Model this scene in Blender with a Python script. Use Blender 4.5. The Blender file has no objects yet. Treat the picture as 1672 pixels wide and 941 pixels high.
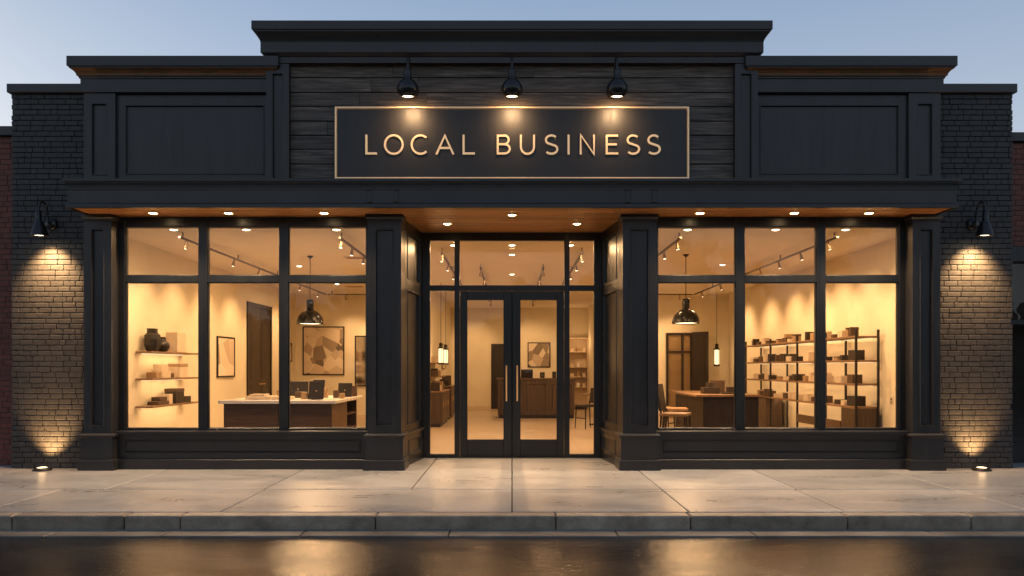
import bpy, bmesh, math, random
from mathutils import Vector, Matrix
R = math.radians
rnd = random.Random(11)
sc = bpy.context.scene
col = sc.collection
F, CZ, D0 = 1276.0, 1.45, 11.0          # measured focal length (px), eye height, distance to facade

# ------------------------------------------------------------------ materials
def mat(name):
    m = bpy.data.materials.new(name); m.use_nodes = True
    nt = m.node_tree; b = nt.nodes['Principled BSDF']
    return m, nt, b
def L(nt, a, b): nt.links.new(a, b)
def coords(nt, scale=(1, 1, 1), kind='Object'):
    tc = nt.nodes.new('ShaderNodeTexCoord'); mp = nt.nodes.new('ShaderNodeMapping')
    mp.inputs['Scale'].default_value = scale
    L(nt, tc.outputs[kind], mp.inputs['Vector']); return mp.outputs['Vector']
def noise(nt, vec, scale, detail=4, rough=.55, dist=0):
    n = nt.nodes.new('ShaderNodeTexNoise'); n.inputs['Scale'].default_value = scale
    n.inputs['Detail'].default_value = detail; n.inputs['Roughness'].default_value = rough
    n.inputs['Distortion'].default_value = dist
    if vec is not None: L(nt, vec, n.inputs['Vector'])
    return n.outputs['Fac']
def ramp(nt, fac, stops):
    r = nt.nodes.new('ShaderNodeValToRGB'); e = r.color_ramp.elements
    while len(e) < len(stops): e.new(.5)
    for i, (p, c) in enumerate(stops):
        e[i].position = p
        e[i].color = (c, c, c, 1) if isinstance(c, (int, float)) else (*c, 1)
    L(nt, fac, r.inputs['Fac']); return r.outputs['Color']
def math_(nt, op, a, b=None, c=None):
    n = nt.nodes.new('ShaderNodeMath'); n.operation = op
    for i, v in enumerate((a, b, c)):
        if v is None: continue
        if isinstance(v, (int, float)): n.inputs[i].default_value = v
        else: L(nt, v, n.inputs[i])
    return n.outputs[0]
def mixc(nt, fac, a, b, mode='MIX'):
    n = nt.nodes.new('ShaderNodeMix'); n.data_type = 'RGBA'; n.blend_type = mode
    for s, v in ((n.inputs[0], fac), (n.inputs[6], a), (n.inputs[7], b)):
        if isinstance(v, (int, float)): s.default_value = v
        elif isinstance(v, tuple): s.default_value = (*v, 1) if len(v) == 3 else v
        else: L(nt, v, s)
    return n.outputs[2]
def bump(nt, b, h, strength=.3, dist=.01, prev=None):
    n = nt.nodes.new('ShaderNodeBump'); n.inputs['Strength'].default_value = strength
    n.inputs['Distance'].default_value = dist
    L(nt, h, n.inputs['Height'])
    if prev is not None: L(nt, prev, n.inputs['Normal'])
    L(nt, n.outputs['Normal'], b.inputs['Normal']); return n.outputs['Normal']

def simple(name, c, rough=.5, metal=0, var=.15, nscale=6, bstr=.05, bscale=60, spec=None):
    m, nt, b = mat(name)
    v = coords(nt)
    n = noise(nt, v, nscale, 5)
    f = ramp(nt, n, [(.3, 0.0), (.7, 1.0)])
    lo = tuple(x * (1 - var) for x in c); hi = tuple(min(1, x * (1 + var)) for x in c)
    L(nt, mixc(nt, f, lo, hi), b.inputs['Base Color'])
    L(nt, ramp(nt, n, [(.25, max(.02, rough * .85)), (.75, min(1, rough * 1.15))]), b.inputs['Roughness'])
    b.inputs['Metallic'].default_value = metal
    if spec is not None: b.inputs['Specular IOR Level'].default_value = spec
    if bstr: bump(nt, b, noise(nt, v, bscale, 3), bstr, .004)
    return m

def paint(name, c, rough=.42):
    m, nt, b = mat(name)
    v = coords(nt)
    big = noise(nt, v, 1.3, 6, .6); streak = noise(nt, coords(nt, (9, 9, .8)), 1.5, 5, .6)
    f = math_(nt, 'MULTIPLY', big, streak)
    L(nt, mixc(nt, ramp(nt, f, [(.12, 0.0), (.42, 1.0)]), tuple(x * .82 for x in c), tuple(x * 1.15 for x in c)), b.inputs['Base Color'])
    L(nt, ramp(nt, streak, [(.3, rough * .85), (.7, rough * 1.2)]), b.inputs['Roughness'])
    bump(nt, b, noise(nt, v, 90, 3), .06, .002)
    return m

def emit(name, c, s):
    m = bpy.data.materials.new(name); m.use_nodes = True; nt = m.node_tree
    nt.nodes.remove(nt.nodes['Principled BSDF'])
    e = nt.nodes.new('ShaderNodeEmission'); e.inputs[0].default_value = (*c, 1); e.inputs[1].default_value = s
    L(nt, e.outputs[0], nt.nodes['Material Output'].inputs[0]); return m

def glass(name, tint=(.97, .97, .96), refl=1.0):
    m = bpy.data.materials.new(name); m.use_nodes = True; nt = m.node_tree
    nt.nodes.remove(nt.nodes['Principled BSDF'])
    t = nt.nodes.new('ShaderNodeBsdfTransparent'); t.inputs[0].default_value = (*tint, 1)
    g = nt.nodes.new('ShaderNodeBsdfGlossy'); g.inputs['Roughness'].default_value = .0
    g.inputs['Color'].default_value = (1, 1, 1, 1)
    fr = nt.nodes.new('ShaderNodeFresnel'); fr.inputs[0].default_value = 1.5
    v = coords(nt)
    bp = nt.nodes.new('ShaderNodeBump'); bp.inputs['Strength'].default_value = .03; bp.inputs['Distance'].default_value = .02
    L(nt, noise(nt, v, .9, 1), bp.inputs['Height']); L(nt, bp.outputs[0], g.inputs['Normal'])
    mx = nt.nodes.new('ShaderNodeMixShader')
    L(nt, math_(nt, 'MULTIPLY', fr.outputs[0], .85 * refl), mx.inputs[0])
    L(nt, t.outputs[0], mx.inputs[1]); L(nt, g.outputs[0], mx.inputs[2])
    L(nt, mx.outputs[0], nt.nodes['Material Output'].inputs[0]); return m

def brick_mat(name, c1, c2, c3, bs=.6):
    m, nt, b = mat(name)
    g = nt.nodes.new('ShaderNodeNewGeometry'); v = coords(nt)
    base = ramp(nt, g.outputs['Random Per Island'], [(0, c1), (.5, c2), (1, c3)])
    n = noise(nt, v, 14, 6, .65)
    L(nt, mixc(nt, ramp(nt, n, [(.3, 0.0), (.75, .8)]), base, tuple(x * 1.7 for x in c3)), b.inputs['Base Color'])
    L(nt, ramp(nt, n, [(.2, .5), (.8, .8)]), b.inputs['Roughness'])
    h = math_(nt, 'ADD', noise(nt, v, 22, 5, .6), math_(nt, 'MULTIPLY', noise(nt, v, 120, 3), .25))
    bump(nt, b, h, bs, .014)
    return m

def plank_mat(name, lo, mid, hi, gscale=1.0, rough=.55, bs=.5, axis='X'):
    m, nt, b = mat(name)
    g = nt.nodes.new('ShaderNodeNewGeometry')
    sc_ = {'X': (1.2, 22, 22), 'Y': (22, 1.2, 22), 'Z': (22, 22, 1.2)}[axis]
    tc = nt.nodes.new('ShaderNodeTexCoord')
    off = nt.nodes.new('ShaderNodeCombineXYZ')
    rr = math_(nt, 'MULTIPLY', g.outputs['Random Per Island'], 37.0)
    for i in range(3): L(nt, rr, off.inputs[i])
    ad = nt.nodes.new('ShaderNodeVectorMath'); ad.operation = 'ADD'
    L(nt, tc.outputs['Object'], ad.inputs[0]); L(nt, off.outputs[0], ad.inputs[1])
    mp = nt.nodes.new('ShaderNodeMapping'); mp.inputs['Scale'].default_value = tuple(s * gscale for s in sc_)
    L(nt, ad.outputs[0], mp.inputs['Vector'])
    n = noise(nt, mp.outputs[0], 1.6, 8, .66, .6)
    cc = ramp(nt, n, [(.28, lo), (.5, mid), (.74, hi)])
    shade = ramp(nt, g.outputs['Random Per Island'], [(0, .62), (1, 1.0)])
    L(nt, mixc(nt, 1.0, cc, shade, 'MULTIPLY'), b.inputs['Base Color'])
    L(nt, ramp(nt, n, [(.3, rough * 1.2), (.7, rough * .85)]), b.inputs['Roughness'])
    bump(nt, b, n, bs, .012)
    return m

M = {}
M['paint'] = paint('charcoal_paint', (.0245, .0220, .0208), .38)
M['paint_dark'] = paint('black_frame_paint', (.012, .0125, .013), .35)
M['coping'] = paint('coping_metal', (.026, .0235, .0222), .38)
M['brick'] = brick_mat('charcoal_brick', (.017, .0165, .016), (.025, .024, .0232), (.035, .0335, .032), .4)
M['mortar'] = simple('dark_mortar', (.016, .016, .016), .95, var=.3, nscale=20, bstr=.4)
M['redbrick'] = brick_mat('red_brick', (.075, .020, .014), (.11, .028, .018), (.15, .042, .026), .4)
M['redmortar'] = simple('grey_mortar', (.10, .075, .065), .95, var=.2, nscale=20, bstr=.3)
M['clad'] = plank_mat('charred_boards', (.030, .024, .020), (.105, .084, .066), (.27, .21, .16), .9, .62, .55)
M['soffit'] = plank_mat('cedar_soffit', (.34, .13, .030), (.52, .22, .060), (.66, .32, .10), .8, .42, .15)
M['glass'] = glass('shop_glass')
M['brass'] = simple('brushed_brass', (.80, .50, .24), .36, .45, .08, 20, .05, 150)
M['handle'] = simple('polished_handle', (.95, .60, .26), .38, .1, .05, 20, 0)
M['letter'] = simple('satin_gold', (.92, .64, .36), .42, .22, .06, 20, .04, 150)
M['rosegold'] = simple('rose_gold_trim', (.90, .62, .38), .4, .2, .06, 20, .03, 150)
M['signboard'] = paint('sign_board_paint', (.024, .0215, .0205), .45)
M['lampblack'] = simple('gloss_black_metal', (.010, .010, .011), .28, .1, .1, 9, .02, 90)
M['lens'] = emit('warm_lens', (1, .80, .52), 14)
M['lens_bright'] = emit('bright_warm_lens', (1, .70, .36), 32)
M['lens_soft'] = emit('warm_lens_soft', (1, .74, .42), 6)
M['iwall'] = simple('warm_white_plaster', (.74, .665, .50), .75, 0, .04, 2.2, .08, 120)
M['iceil'] = simple('ceiling_paint', (.78, .70, .58), .85, 0, .03, 2, .03, 120)
M['track'] = simple('bronze_track', (.10, .075, .055), .5, .3, .1, 12, 0)
M['cove_glow'] = simple('painted_cove_glow', (.16, .075, .028), .5, .3, .2, 5, 0)  # warm glow of the cornice cove, put into the colour
M['head'] = simple('champagne_metal', (.36, .27, .18), .4, .4, .1, 12, 0)
M['walnut'] = plank_mat('walnut_veneer', (.055, .030, .015), (.105, .060, .031), (.155, .092, .05), .7, .42, .06)
M['walnut_v'] = plank_mat('walnut_veneer_upright', (.040, .024, .013), (.075, .047, .027), (.115, .075, .045), .7, .42, .06, 'Z')
M['oak'] = plank_mat('oak_shelf', (.16, .09, .045), (.25, .145, .075), (.33, .20, .11), .8, .5, .06, 'Y')
M['quartz'] = simple('white_quartz', (.80, .76, .70), .25, 0, .04, 8, 0)
M['darkwood'] = plank_mat('espresso_wood', (.010, .0065, .004), (.019, .012, .008), (.032, .021, .014), .7, .4, .06, 'Z')
M['blacksteel'] = simple('black_steel', (.018, .016, .014), .45, .3, .1, 12, .02)
M['screen'] = simple('dark_screen', (.012, .009, .007), .6, 0, .1, 6, 0)
M['leather'] = simple('brown_leather', (.020, .012, .008), .5, 0, .2, 12, .15, 80)
M['seatwood'] = simple('tan_seat', (.34, .20, .10), .5, 0, .12, 12, .04)
M['vase'] = simple('dark_stoneware', (.012, .009, .007), .45, 0, .25, 10, .12, 50)
M['boxcream'] = simple('cream_board', (.66, .54, .39), .75, 0, .06, 9, .03)
M['boxtan'] = simple('tan_board', (.36, .24, .13), .75, 0, .1, 9, .03)
M['boxbrown'] = simple('brown_board', (.085, .050, .028), .7, 0, .14, 9, .03)
M['boxdark'] = simple('espresso_board', (.030, .020, .013), .6, 0, .15, 9, .03)
M['plastic'] = simple('ivory_plastic', (.6, .5, .38), .4, 0, .03, 9, 0)
M['mirror'] = simple('dim_mirror', (.42, .38, .34), .06, 1.0, .1, 3, 0)
M['smoke'] = glass('smoked_partition_glass', (.90, .84, .76), .8)
M['strip'] = emit('led_strip', (1, .72, .40), 1.4)
M['lantern_glass'] = emit('lantern_glow', (1, .70, .36), 2.1)

for k_, e_ in (('letter', .26), ('rosegold', .12)):  # slight glow added to sign letters and trim, standing in for lamplight
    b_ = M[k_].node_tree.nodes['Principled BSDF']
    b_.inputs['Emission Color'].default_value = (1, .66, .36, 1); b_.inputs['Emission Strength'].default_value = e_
def art_mat(name, seed, sx, sz, dark=.10, light=.72):
    m, nt, b = mat(name)
    v = coords(nt, (sx, 0.0, sz))
    n = nt.nodes.new('ShaderNodeTexNoise'); n.inputs['Scale'].default_value = 1.4
    mp = nt.nodes.new('ShaderNodeMapping'); mp.inputs['Location'].default_value = (seed * 1.7, 0, seed * 2.3)
    L(nt, v, mp.inputs[0])
    vo = nt.nodes.new('ShaderNodeTexVoronoi'); vo.feature = 'F1'; vo.inputs['Scale'].default_value = 1.2
    vo.inputs['Randomness'].default_value = 1.0
    L(nt, mp.outputs[0], vo.inputs['Vector'])
    sep = nt.nodes.new('ShaderNodeSeparateColor'); L(nt, vo.outputs['Color'], sep.inputs[0])
    c = ramp(nt, sep.outputs[0], [(.0, (light, light * .86, light * .66)), (.5, (light * .85, light * .70, light * .52)),
                                  (.75, (.42, .32, .22)), (.97, (dark, dark * .78, dark * .56))])
    L(nt, c, b.inputs['Base Color']); b.inputs['Roughness'].default_value = .7
    return m

def ifloor_mat():
    m, nt, b = mat('pale_stone_floor')
    v = coords(nt)
    br = nt.nodes.new('ShaderNodeTexBrick'); br.inputs['Scale'].default_value = 1.0
    br.inputs['Brick Width'].default_value = 1.2; br.inputs['Row Height'].default_value = 1.2
    br.inputs['Mortar Size'].default_value = .006; br.offset = .0
    br.inputs['Color1'].default_value = (.44, .35, .25, 1); br.inputs['Color2'].default_value = (.50, .40, .29, 1)
    br.inputs['Mortar'].default_value = (.2, .15, .1, 1)
    L(nt, v, br.inputs['Vector'])
    n = noise(nt, v, 1.7, 6, .6, .8)
    L(nt, mixc(nt, .5, br.outputs['Color'], ramp(nt, n, [(.3, (.38, .29, .20)), (.7, (.56, .46, .34))])), b.inputs['Base Color'])
    L(nt, ramp(nt, n, [(.3, .28), (.7, .45)]), b.inputs['Roughness'])
    return m
M['ifloor'] = ifloor_mat()

def sidewalk_mat():
    m, nt, b = mat('damp_concrete')
    v = coords(nt); g = nt.nodes.new('ShaderNodeNewGeometry')
    n1 = noise(nt, coords(nt, (.6, 1.5, 1)), 1.3, 7, .62, .5)
    n2 = noise(nt, v, 9, 6, .7); n3 = noise(nt, v, 70, 4, .6)
    base = ramp(nt, n1, [(.2, (.30, .29, .28)), (.5, (.41, .40, .385)), (.78, (.50, .49, .47))])
    sp = ramp(nt, n2, [(.3, .80), (.65, 1.05)])
    isl = ramp(nt, g.outputs['Random Per Island'], [(0, .82), (1, 1.08)])
    c = mixc(nt, 1.0, mixc(nt, 1.0, base, sp, 'MULTIPLY'), isl, 'MULTIPLY')
    c = mixc(nt, 1.0, c, ramp(nt, n3, [(.3, .86), (.7, 1.08)]), 'MULTIPLY')
    L(nt, c, b.inputs['Base Color'])
    wet = ramp(nt, n1, [(.3, .20), (.5, .27), (.7, .36)])
    L(nt, math_(nt, 'ADD', wet, math_(nt, 'MULTIPLY', n2, .10)), b.inputs['Roughness'])
    h = math_(nt, 'ADD', math_(nt, 'MULTIPLY', n2, .6), math_(nt, 'MULTIPLY', n3, .35))
    bump(nt, b, h, .22, .006)
    return m
M['walk'] = sidewalk_mat()

def kerb_mat():
    m, nt, b = mat('kerb_stone')
    v = coords(nt); g = nt.nodes.new('ShaderNodeNewGeometry')
    n1 = noise(nt, v, 3, 8, .7); n2 = noise(nt, v, 60, 4, .7)
    c = ramp(nt, n1, [(.3, (.16, .125, .09)), (.5, (.34, .27, .195)), (.72, (.52, .42, .31))])
    c = mixc(nt, 1.0, c, ramp(nt, n2, [(.3, .7), (.7, 1.15)]), 'MULTIPLY')
    c = mixc(nt, 1.0, c, ramp(nt, g.outputs['Random Per Island'], [(0, .75), (1, 1.15)]), 'MULTIPLY')
    L(nt, c, b.inputs['Base Color'])
    L(nt, ramp(nt, n1, [(.3, .4), (.7, .65)]), b.inputs['Roughness'])
    bump(nt, b, math_(nt, 'ADD', n1, math_(nt, 'MULTIPLY', n2, .3)), .4, .01)
    return m
M['kerb'] = kerb_mat()

def road_mat():
    m, nt, b = mat('wet_asphalt')
    v = coords(nt)
    n1 = noise(nt, coords(nt, (.5, 1.3, 1)), 1.2, 6, .6, .6); n2 = noise(nt, v, 130, 3, .6); n3 = noise(nt, v, 36, 5, .7, 1.5)
    c = ramp(nt, n2, [(.35, (.006, .006, .0065)), (.55, (.016, .0158, .0158)), (.72, (.075, .072, .068))])
    c = mixc(nt, 1.0, c, ramp(nt, n1, [(.3, .65), (.7, 1.2)]), 'MULTIPLY')
    L(nt, c, b.inputs['Base Color'])
    L(nt, ramp(nt, n1, [(.32, .11), (.5, .17), (.7, .26)]), b.inputs['Roughness'])
    b.inputs['Specular IOR Level'].default_value = .72
    n4 = noise(nt, coords(nt, (.8, 2.2, 1)), 4, 4, .55, 1.5)
    h = math_(nt, 'ADD', math_(nt, 'ADD', math_(nt, 'MULTIPLY', n3, .55), math_(nt, 'MULTIPLY', n2, .17)), math_(nt, 'MULTIPLY', n4, 1.2))
    bump(nt, b, h, .31, .010)
    return m
M['road'] = road_mat()
M['gutter'] = simple('gutter_concrete', (.17, .15, .125), .36, 0, .45, 2.2, .2, 40)
M['ground'] = simple('dull_earth', (.05, .05, .04), .9, 0, .3, 1, .3)
M['pavers'] = brick_mat('clay_pavers', (.09, .035, .025), (.12, .045, .03), (.15, .06, .04), .3)
M['dim_room'] = simple('dim_room', (.03, .022, .015), .8, 0, .2, 3, 0)

# ------------------------------------------------------------------ mesh helpers
class MB:
    def __init__(s): s.v = []; s.f = []; s.sm = []
    def add(s, vs, fs, T=None, smooth=False):
        o = len(s.v)
        s.v += [tuple(T @ Vector(p)) if T is not None else tuple(p) for p in vs]
        for f in fs: s.f.append([o + i for i in f]); s.sm.append(smooth)
    def box(s, x0, x1, y0, y1, z0, z1, T=None):
        x0, x1 = min(x0, x1), max(x0, x1); y0, y1 = min(y0, y1), max(y0, y1); z0, z1 = min(z0, z1), max(z0, z1)
        vs = [(x0, y0, z0), (x1, y0, z0), (x1, y1, z0), (x0, y1, z0), (x0, y0, z1), (x1, y0, z1), (x1, y1, z1), (x0, y1, z1)]
        s.add(vs, [(0, 3, 2, 1), (4, 5, 6, 7), (0, 1, 5, 4), (1, 2, 6, 5), (2, 3, 7, 6), (3, 0, 4, 7)], T); return s
    def prism(s, poly, y0, y1, T=None):            # poly in (x,z), anticlockwise seen from -Y
        n = len(poly)
        vs = [(x, y0, z) for x, z in poly] + [(x, y1, z) for x, z in poly]
        fs = [tuple(range(n)), tuple(range(2 * n - 1, n - 1, -1))]
        fs += [(i, i + n, (i + 1) % n + n, (i + 1) % n) for i in range(n)]
        s.add(vs, fs, T); return s
    def lathe(s, prof, n=28, T=None, smooth=True, cap=True):   # prof (r,z)
        vs = []; fs = []
        for r, z in prof:
            for k in range(n):
                a = 2 * math.pi * k / n; vs.append((r * math.cos(a), r * math.sin(a), z))
        for j in range(len(prof) - 1):
            for k in range(n):
                k2 = (k + 1) % n
                fs.append((j * n + k, j * n + k2, (j + 1) * n + k2, (j + 1) * n + k))
        s.add(vs, fs, T, smooth)
        if cap:
            for j, flip in ((0, True), (len(prof) - 1, False)):
                if prof[j][0] > 1e-5:
                    ring = [vs[j * n + k] for k in range(n)]
                    s.add(ring, [tuple(reversed(range(n))) if flip else tuple(range(n))], T)
        return s
    def tube(s, path, r, n=12, T=None):
        P = [Vector(p) for p in path]; vs = []; fs = []
        up = Vector((1, 0, 0))
        for i, p in enumerate(P):
            d = (P[min(i + 1, len(P) - 1)] - P[max(i - 1, 0)]).normalized()
            u = up - d * up.dot(d)
            if u.length < 1e-3: u = Vector((0, 1, 0)) - d * d.y
            u.normalize(); w = d.cross(u)
            rr = r[i] if isinstance(r, (list, tuple)) else r
            for k in range(n):
                a = 2 * math.pi * k / n; vs.append(p + (u * math.cos(a) + w * math.sin(a)) * rr)
        for i in range(len(P) - 1):
            for k in range(n):
                k2 = (k + 1) % n
                fs.append((i * n + k, i * n + k2, (i + 1) * n + k2, (i + 1) * n + k))
        s.add([tuple(v) for v in vs], fs, T, True)
        s.add([tuple(v) for v in vs[:n]], [tuple(reversed(range(n)))], T); s.add([tuple(v) for v in vs[-n:]], [tuple(range(n))], T)
        return s
    def mould(s, W, y0, yb, prof, xc=0):           # profile (proj,z) swept round a front and two returns
        n = len(prof); vs = []
        for p, z in prof:
            vs += [(xc - W - p, yb, z), (xc - W - p, y0 - p, z), (xc + W + p, y0 - p, z), (xc + W + p, yb, z)]
        fs = []
        for i in range(n):
            j = (i + 1) % n
            for k in range(3): fs.append((i * 4 + k, i * 4 + k + 1, j * 4 + k + 1, j * 4 + k))
        fs.append(tuple(i * 4 for i in range(n))); fs.append(tuple(i * 4 + 3 for i in reversed(range(n))))
        s.add(vs, fs); return s
    def panel(s, x0, x1, z0, z1, a0, a1, b0, b1, yf, d, yb, T=None, bead=.008):
        # solid slab whose front (at yf, facing -Y) has a beaded recessed panel a0..a1 x b0..b1
        def rect(i, y): return [(a0 + i, y, b0 + i), (a1 - i, y, b0 + i), (a1 - i, y, b1 - i), (a0 + i, y, b1 - i)]
        vs = [(x0, yf, z0), (x1, yf, z0), (x1, yf, z1), (x0, yf, z1)]
        vs += rect(0, yf) + rect(.006, yf - bead) + rect(.014, yf - bead) + rect(.026, yf + d) 
        vs += [(x0, yb, z0), (x1, yb, z0), (x1, yb, z1), (x0, yb, z1)]
        fs = []
        for r in range(4):
            for k in range(4):
                k2 = (k + 1) % 4
                fs.append((r * 4 + k, r * 4 + k2, (r + 1) * 4 + k2, (r + 1) * 4 + k))
        fs.append((16, 17, 18, 19))
        for k in range(4):
            k2 = (k + 1) % 4; fs.append((k2, k, 20 + k, 20 + k2))
        fs.append((23, 22, 21, 20))
        s.add(vs, fs, T); return s
    def build(s, name, m, parent=None, bevel=0, seg=1, loc=None):
        me = bpy.data.meshes.new(name); me.from_pydata(s.v, [], s.f)
        me.polygons.foreach_set('use_smooth', s.sm)
        me.update()
        bm = bmesh.new(); bm.from_mesh(me)
        bmesh.ops.recalc_face_normals(bm, faces=bm.faces)
        if bevel:
            es = [e for e in bm.edges if len(e.link_faces) == 2 and e.calc_face_angle(0) > .5 and not (e.link_faces[0].smooth and e.link_faces[1].smooth)]
            bmesh.ops.bevel(bm, geom=es, offset=bevel, segments=seg, affect='EDGES', profile=.6, clamp_overlap=True)
        bm.to_mesh(me); bm.free()
        me.materials.append(m)
        o = bpy.data.objects.new(name, me); col.objects.link(o)
        if parent is not None: o.parent = parent
        if loc is not None: o.location = loc
        return o

def thing(name, label, cat, loc=(0, 0, 0), rz=0, group=None):
    o = bpy.data.objects.new(name, None); col.objects.link(o); o.empty_display_size = .1
    o.location = loc; o.rotation_euler.z = rz
    o['label'] = label; o['category'] = cat
    if group: o['group'] = group
    return o
def tag(o, label, cat, group=None):
    o['label'] = label; o['category'] = cat
    if group: o['group'] = group
    return o
def struct(name, mb, m, bevel=0):
    o = mb.build(name, m, None, bevel); o['kind'] = 'structure'; return o
def copy_tree(o, parent=None):
    c = o.copy(); col.objects.link(c)
    if parent is not None: c.parent = parent
    for ch in list(o.children): copy_tree(ch, c)
    return c
def dup(o, loc, label, rz=None, group=None):
    c = copy_tree(o); c.location = loc; c['label'] = label
    if rz is not None: c.rotation_euler.z = rz
    if group: c['group'] = group
    return c
WARM = (1.0, .585, .275)
def lamp(kind, loc, energy, target=None, color=WARM, size=.1, angle=90, blend=1.0, name='lamp_light'):
    l = bpy.data.lights.new(name, kind); l.energy = energy; l.color = color
    if kind == 'SPOT':
        l.spot_size = R(angle); l.spot_blend = blend; l.shadow_soft_size = size
    elif kind == 'AREA': l.shape = 'DISK'; l.size = size
    else: l.shadow_soft_size = size
    o = bpy.data.objects.new(name, l); col.objects.link(o); o.location = loc
    if target is not None:
        o.rotation_euler = (Vector(target) - Vector(loc)).to_track_quat('-Z', 'Y').to_euler()
    return o
def X_(px, depth): return (px - 836) / F * depth
def Z_(py, depth): return CZ + (600 - py) / F * depth
SIDES = (-1, 1)
SN = {-1: 'left', 1: 'right'}

# ------------------------------------------------------------------ ground
g = MB(); g.box(-150, 150, -200, 200, -.5, -.28); struct('ground', g, M['ground'])
g = MB(); g.box(-60, 60, -15.0, -3.665, -.34, -.150); struct('road', g, M['road'])
walk = MB()
jx = [-14, -11.2, -9.0, -6.9, -4.85, -2.95, -1.2, 0, 1.78, 3.4, 5.25, 7.2, 9.4, 11.6, 14]
jx2 = [-14, -11, -8.6, -5.35, -2.93, 0, 1.78, 3.36, 5.25, 7.2, 9.4, 11.6, 14]
gp = .006
for a, b in zip(jx, jx[1:]): walk.box(a + gp, b - gp, -1.70 + .011, 2.2, -.14, 0)
for a, b in zip(jx2, jx2[1:]): walk.box(a + gp, b - gp, -3.148, -1.70 - .011, -.14, -.0015)
struct('sidewalk', walk, M['walk'], .006)
kerb = MB()
jk = [-14, -11.5, -9, -6.6, -4.9, -3.8, -3.25, -1.34, .43, 1.75, 3.29, 4.5, 6.4, 8.6, 11, 14]
for a, b in zip(jk, jk[1:]): kerb.box(a + .0045, b - .0045, -3.35, -3.16, -.3, -.003 - .003 * rnd.random())
struct('kerb', kerb, M['kerb'], .011)
gut = MB()
jg = [-14, -10.4, -7.9, -6.2, -4.4, -3.3, -2.0, -.6, 1.0, 2.3, 4.0, 5.6, 7.5, 10, 14]
for a, b in zip(jg, jg[1:]): gut.box(a + .005, b - .005, -3.655, -3.357, -.3, -.134 - .003 * rnd.random())
struct('gutter', gut, M['gutter'], .006)
g = MB(); g.box(-14, 14, -3.7, 2.2, -.27, -.16); struct('footing', g, M['mortar'])

# ------------------------------------------------------------------ the shop building
B = thing('shop_building', 'black painted single storey shop with brick ends, stepped cornices and large lit windows', 'building')
P = M['paint']

def bricks(x0, x1, z0, z1, yf, depth, bw, bh, j, rot=False, seed=3):
    r = random.Random(seed); mb = MB(); z = z0; k = 0
    while z < z1 - .01:
        h = min(bh, z1 - z)
        x = x0 + (-bw * .5 if k % 2 else 0) + r.uniform(-.02, .02)
        while x < x1:
            w = bw * r.choice((.93, 1, 1, 1.06, 1.06, .5) if j < .009 else (.96, 1, 1.04))
            a, b = max(x, x0), min(x + w, x1)
            if b - a > .03:
                d = r.uniform(-.003, .003)
                t = r.uniform(-.0012, .0012)
                mb.box(a + j * .3, b - j * .3, yf + d, yf + depth, z + j / 2 + t, z + h - j / 2 + t * .5)
            x += w
        z += bh; k += 1
    return mb

for s in SIDES:
    xa, xb = (-7.185, -6.0) if s < 0 else (6.0, 7.185)
    w = bricks(xa, xb, 0, 5.37, .21, .06, .185, .0768, .008, seed=5 + s).build('brick_wing', M['brick'], B, .009, 2)
    m = MB(); m.box(xa + .012 * (s < 0), xb - .012 * (s > 0), .226, .5, 0, 5.37); m.build('mortar_bed', M['mortar'], w)
    m = MB()
    m.box(-7.215 if s < 0 else 6.065, -6.065 if s < 0 else 7.215, .15, .62, 5.375, 5.50)
    m.build('coping', M['coping'], w, .006)
    # flank wall running back
    m = MB(); m.box(7.17 * s, 6.9 * s, .5, 18, 0, 5.37); m.build('flank_wall', M['mortar'], B)

    # side parapet: panel, upper pilaster, cornice
    m = MB()
    xi, xo = 3.43, 5.60
    a0, a1 = (-5.47, -3.50) if s < 0 else (3.50, 5.47)
    m.panel(-xo if s < 0 else xi, -xi if s < 0 else xo, 4.0, 5.36, a0, a1, 4.17, 5.16, .045, .022, .4)
    m.build('parapet_panel', P, B)
    m = MB()
    x0, x1 = (-6.03, -5.585) if s < 0 else (5.585, 6.03)
    a0, a1 = (-5.925, -5.70) if s < 0 else (5.70, 5.925)
    m.panel(x0, x1, 4.0, 5.33, a0, a1, 4.15, 5.17, 0.0, .03, .4)
    m.build('upper_pilaster', P, B)
    m = MB()
    prof = [(-.02, 5.30), (.03, 5.315), (.03, 5.495), (.045, 5.505), (.045, 5.525), (.055, 5.53), (.062, 5.56), (.085, 5.595), (.12, 5.615), (.135, 5.62), (.135, 5.635),
            (.155, 5.64), (.155, 5.775), (-.02, 5.79)]
    W = (6.03 - 3.40) / 2; xc = s * (6.03 + 3.40) / 2
    m.mould(W, 0.0, .4, prof, xc)
    cor = m.build('parapet_cornice', P, B)
    m = MB(); m.mould(W, 0.0, .38, [(.04, 5.532), (.066, 5.534), (.072, 5.562), (.093, 5.592), (.124, 5.610), (.132, 5.618), (.04, 5.6185)], xc); m.build('cove_glow_strip', M['cove_glow'], cor)  # added strip whose colour paints a warm glow into the cove
    # parapet wall behind
    m = MB(); m.box(3.43 * s, 6.0 * s, .405, .6, 3.9, 5.7); m.build('parapet_back', P, B)

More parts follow.
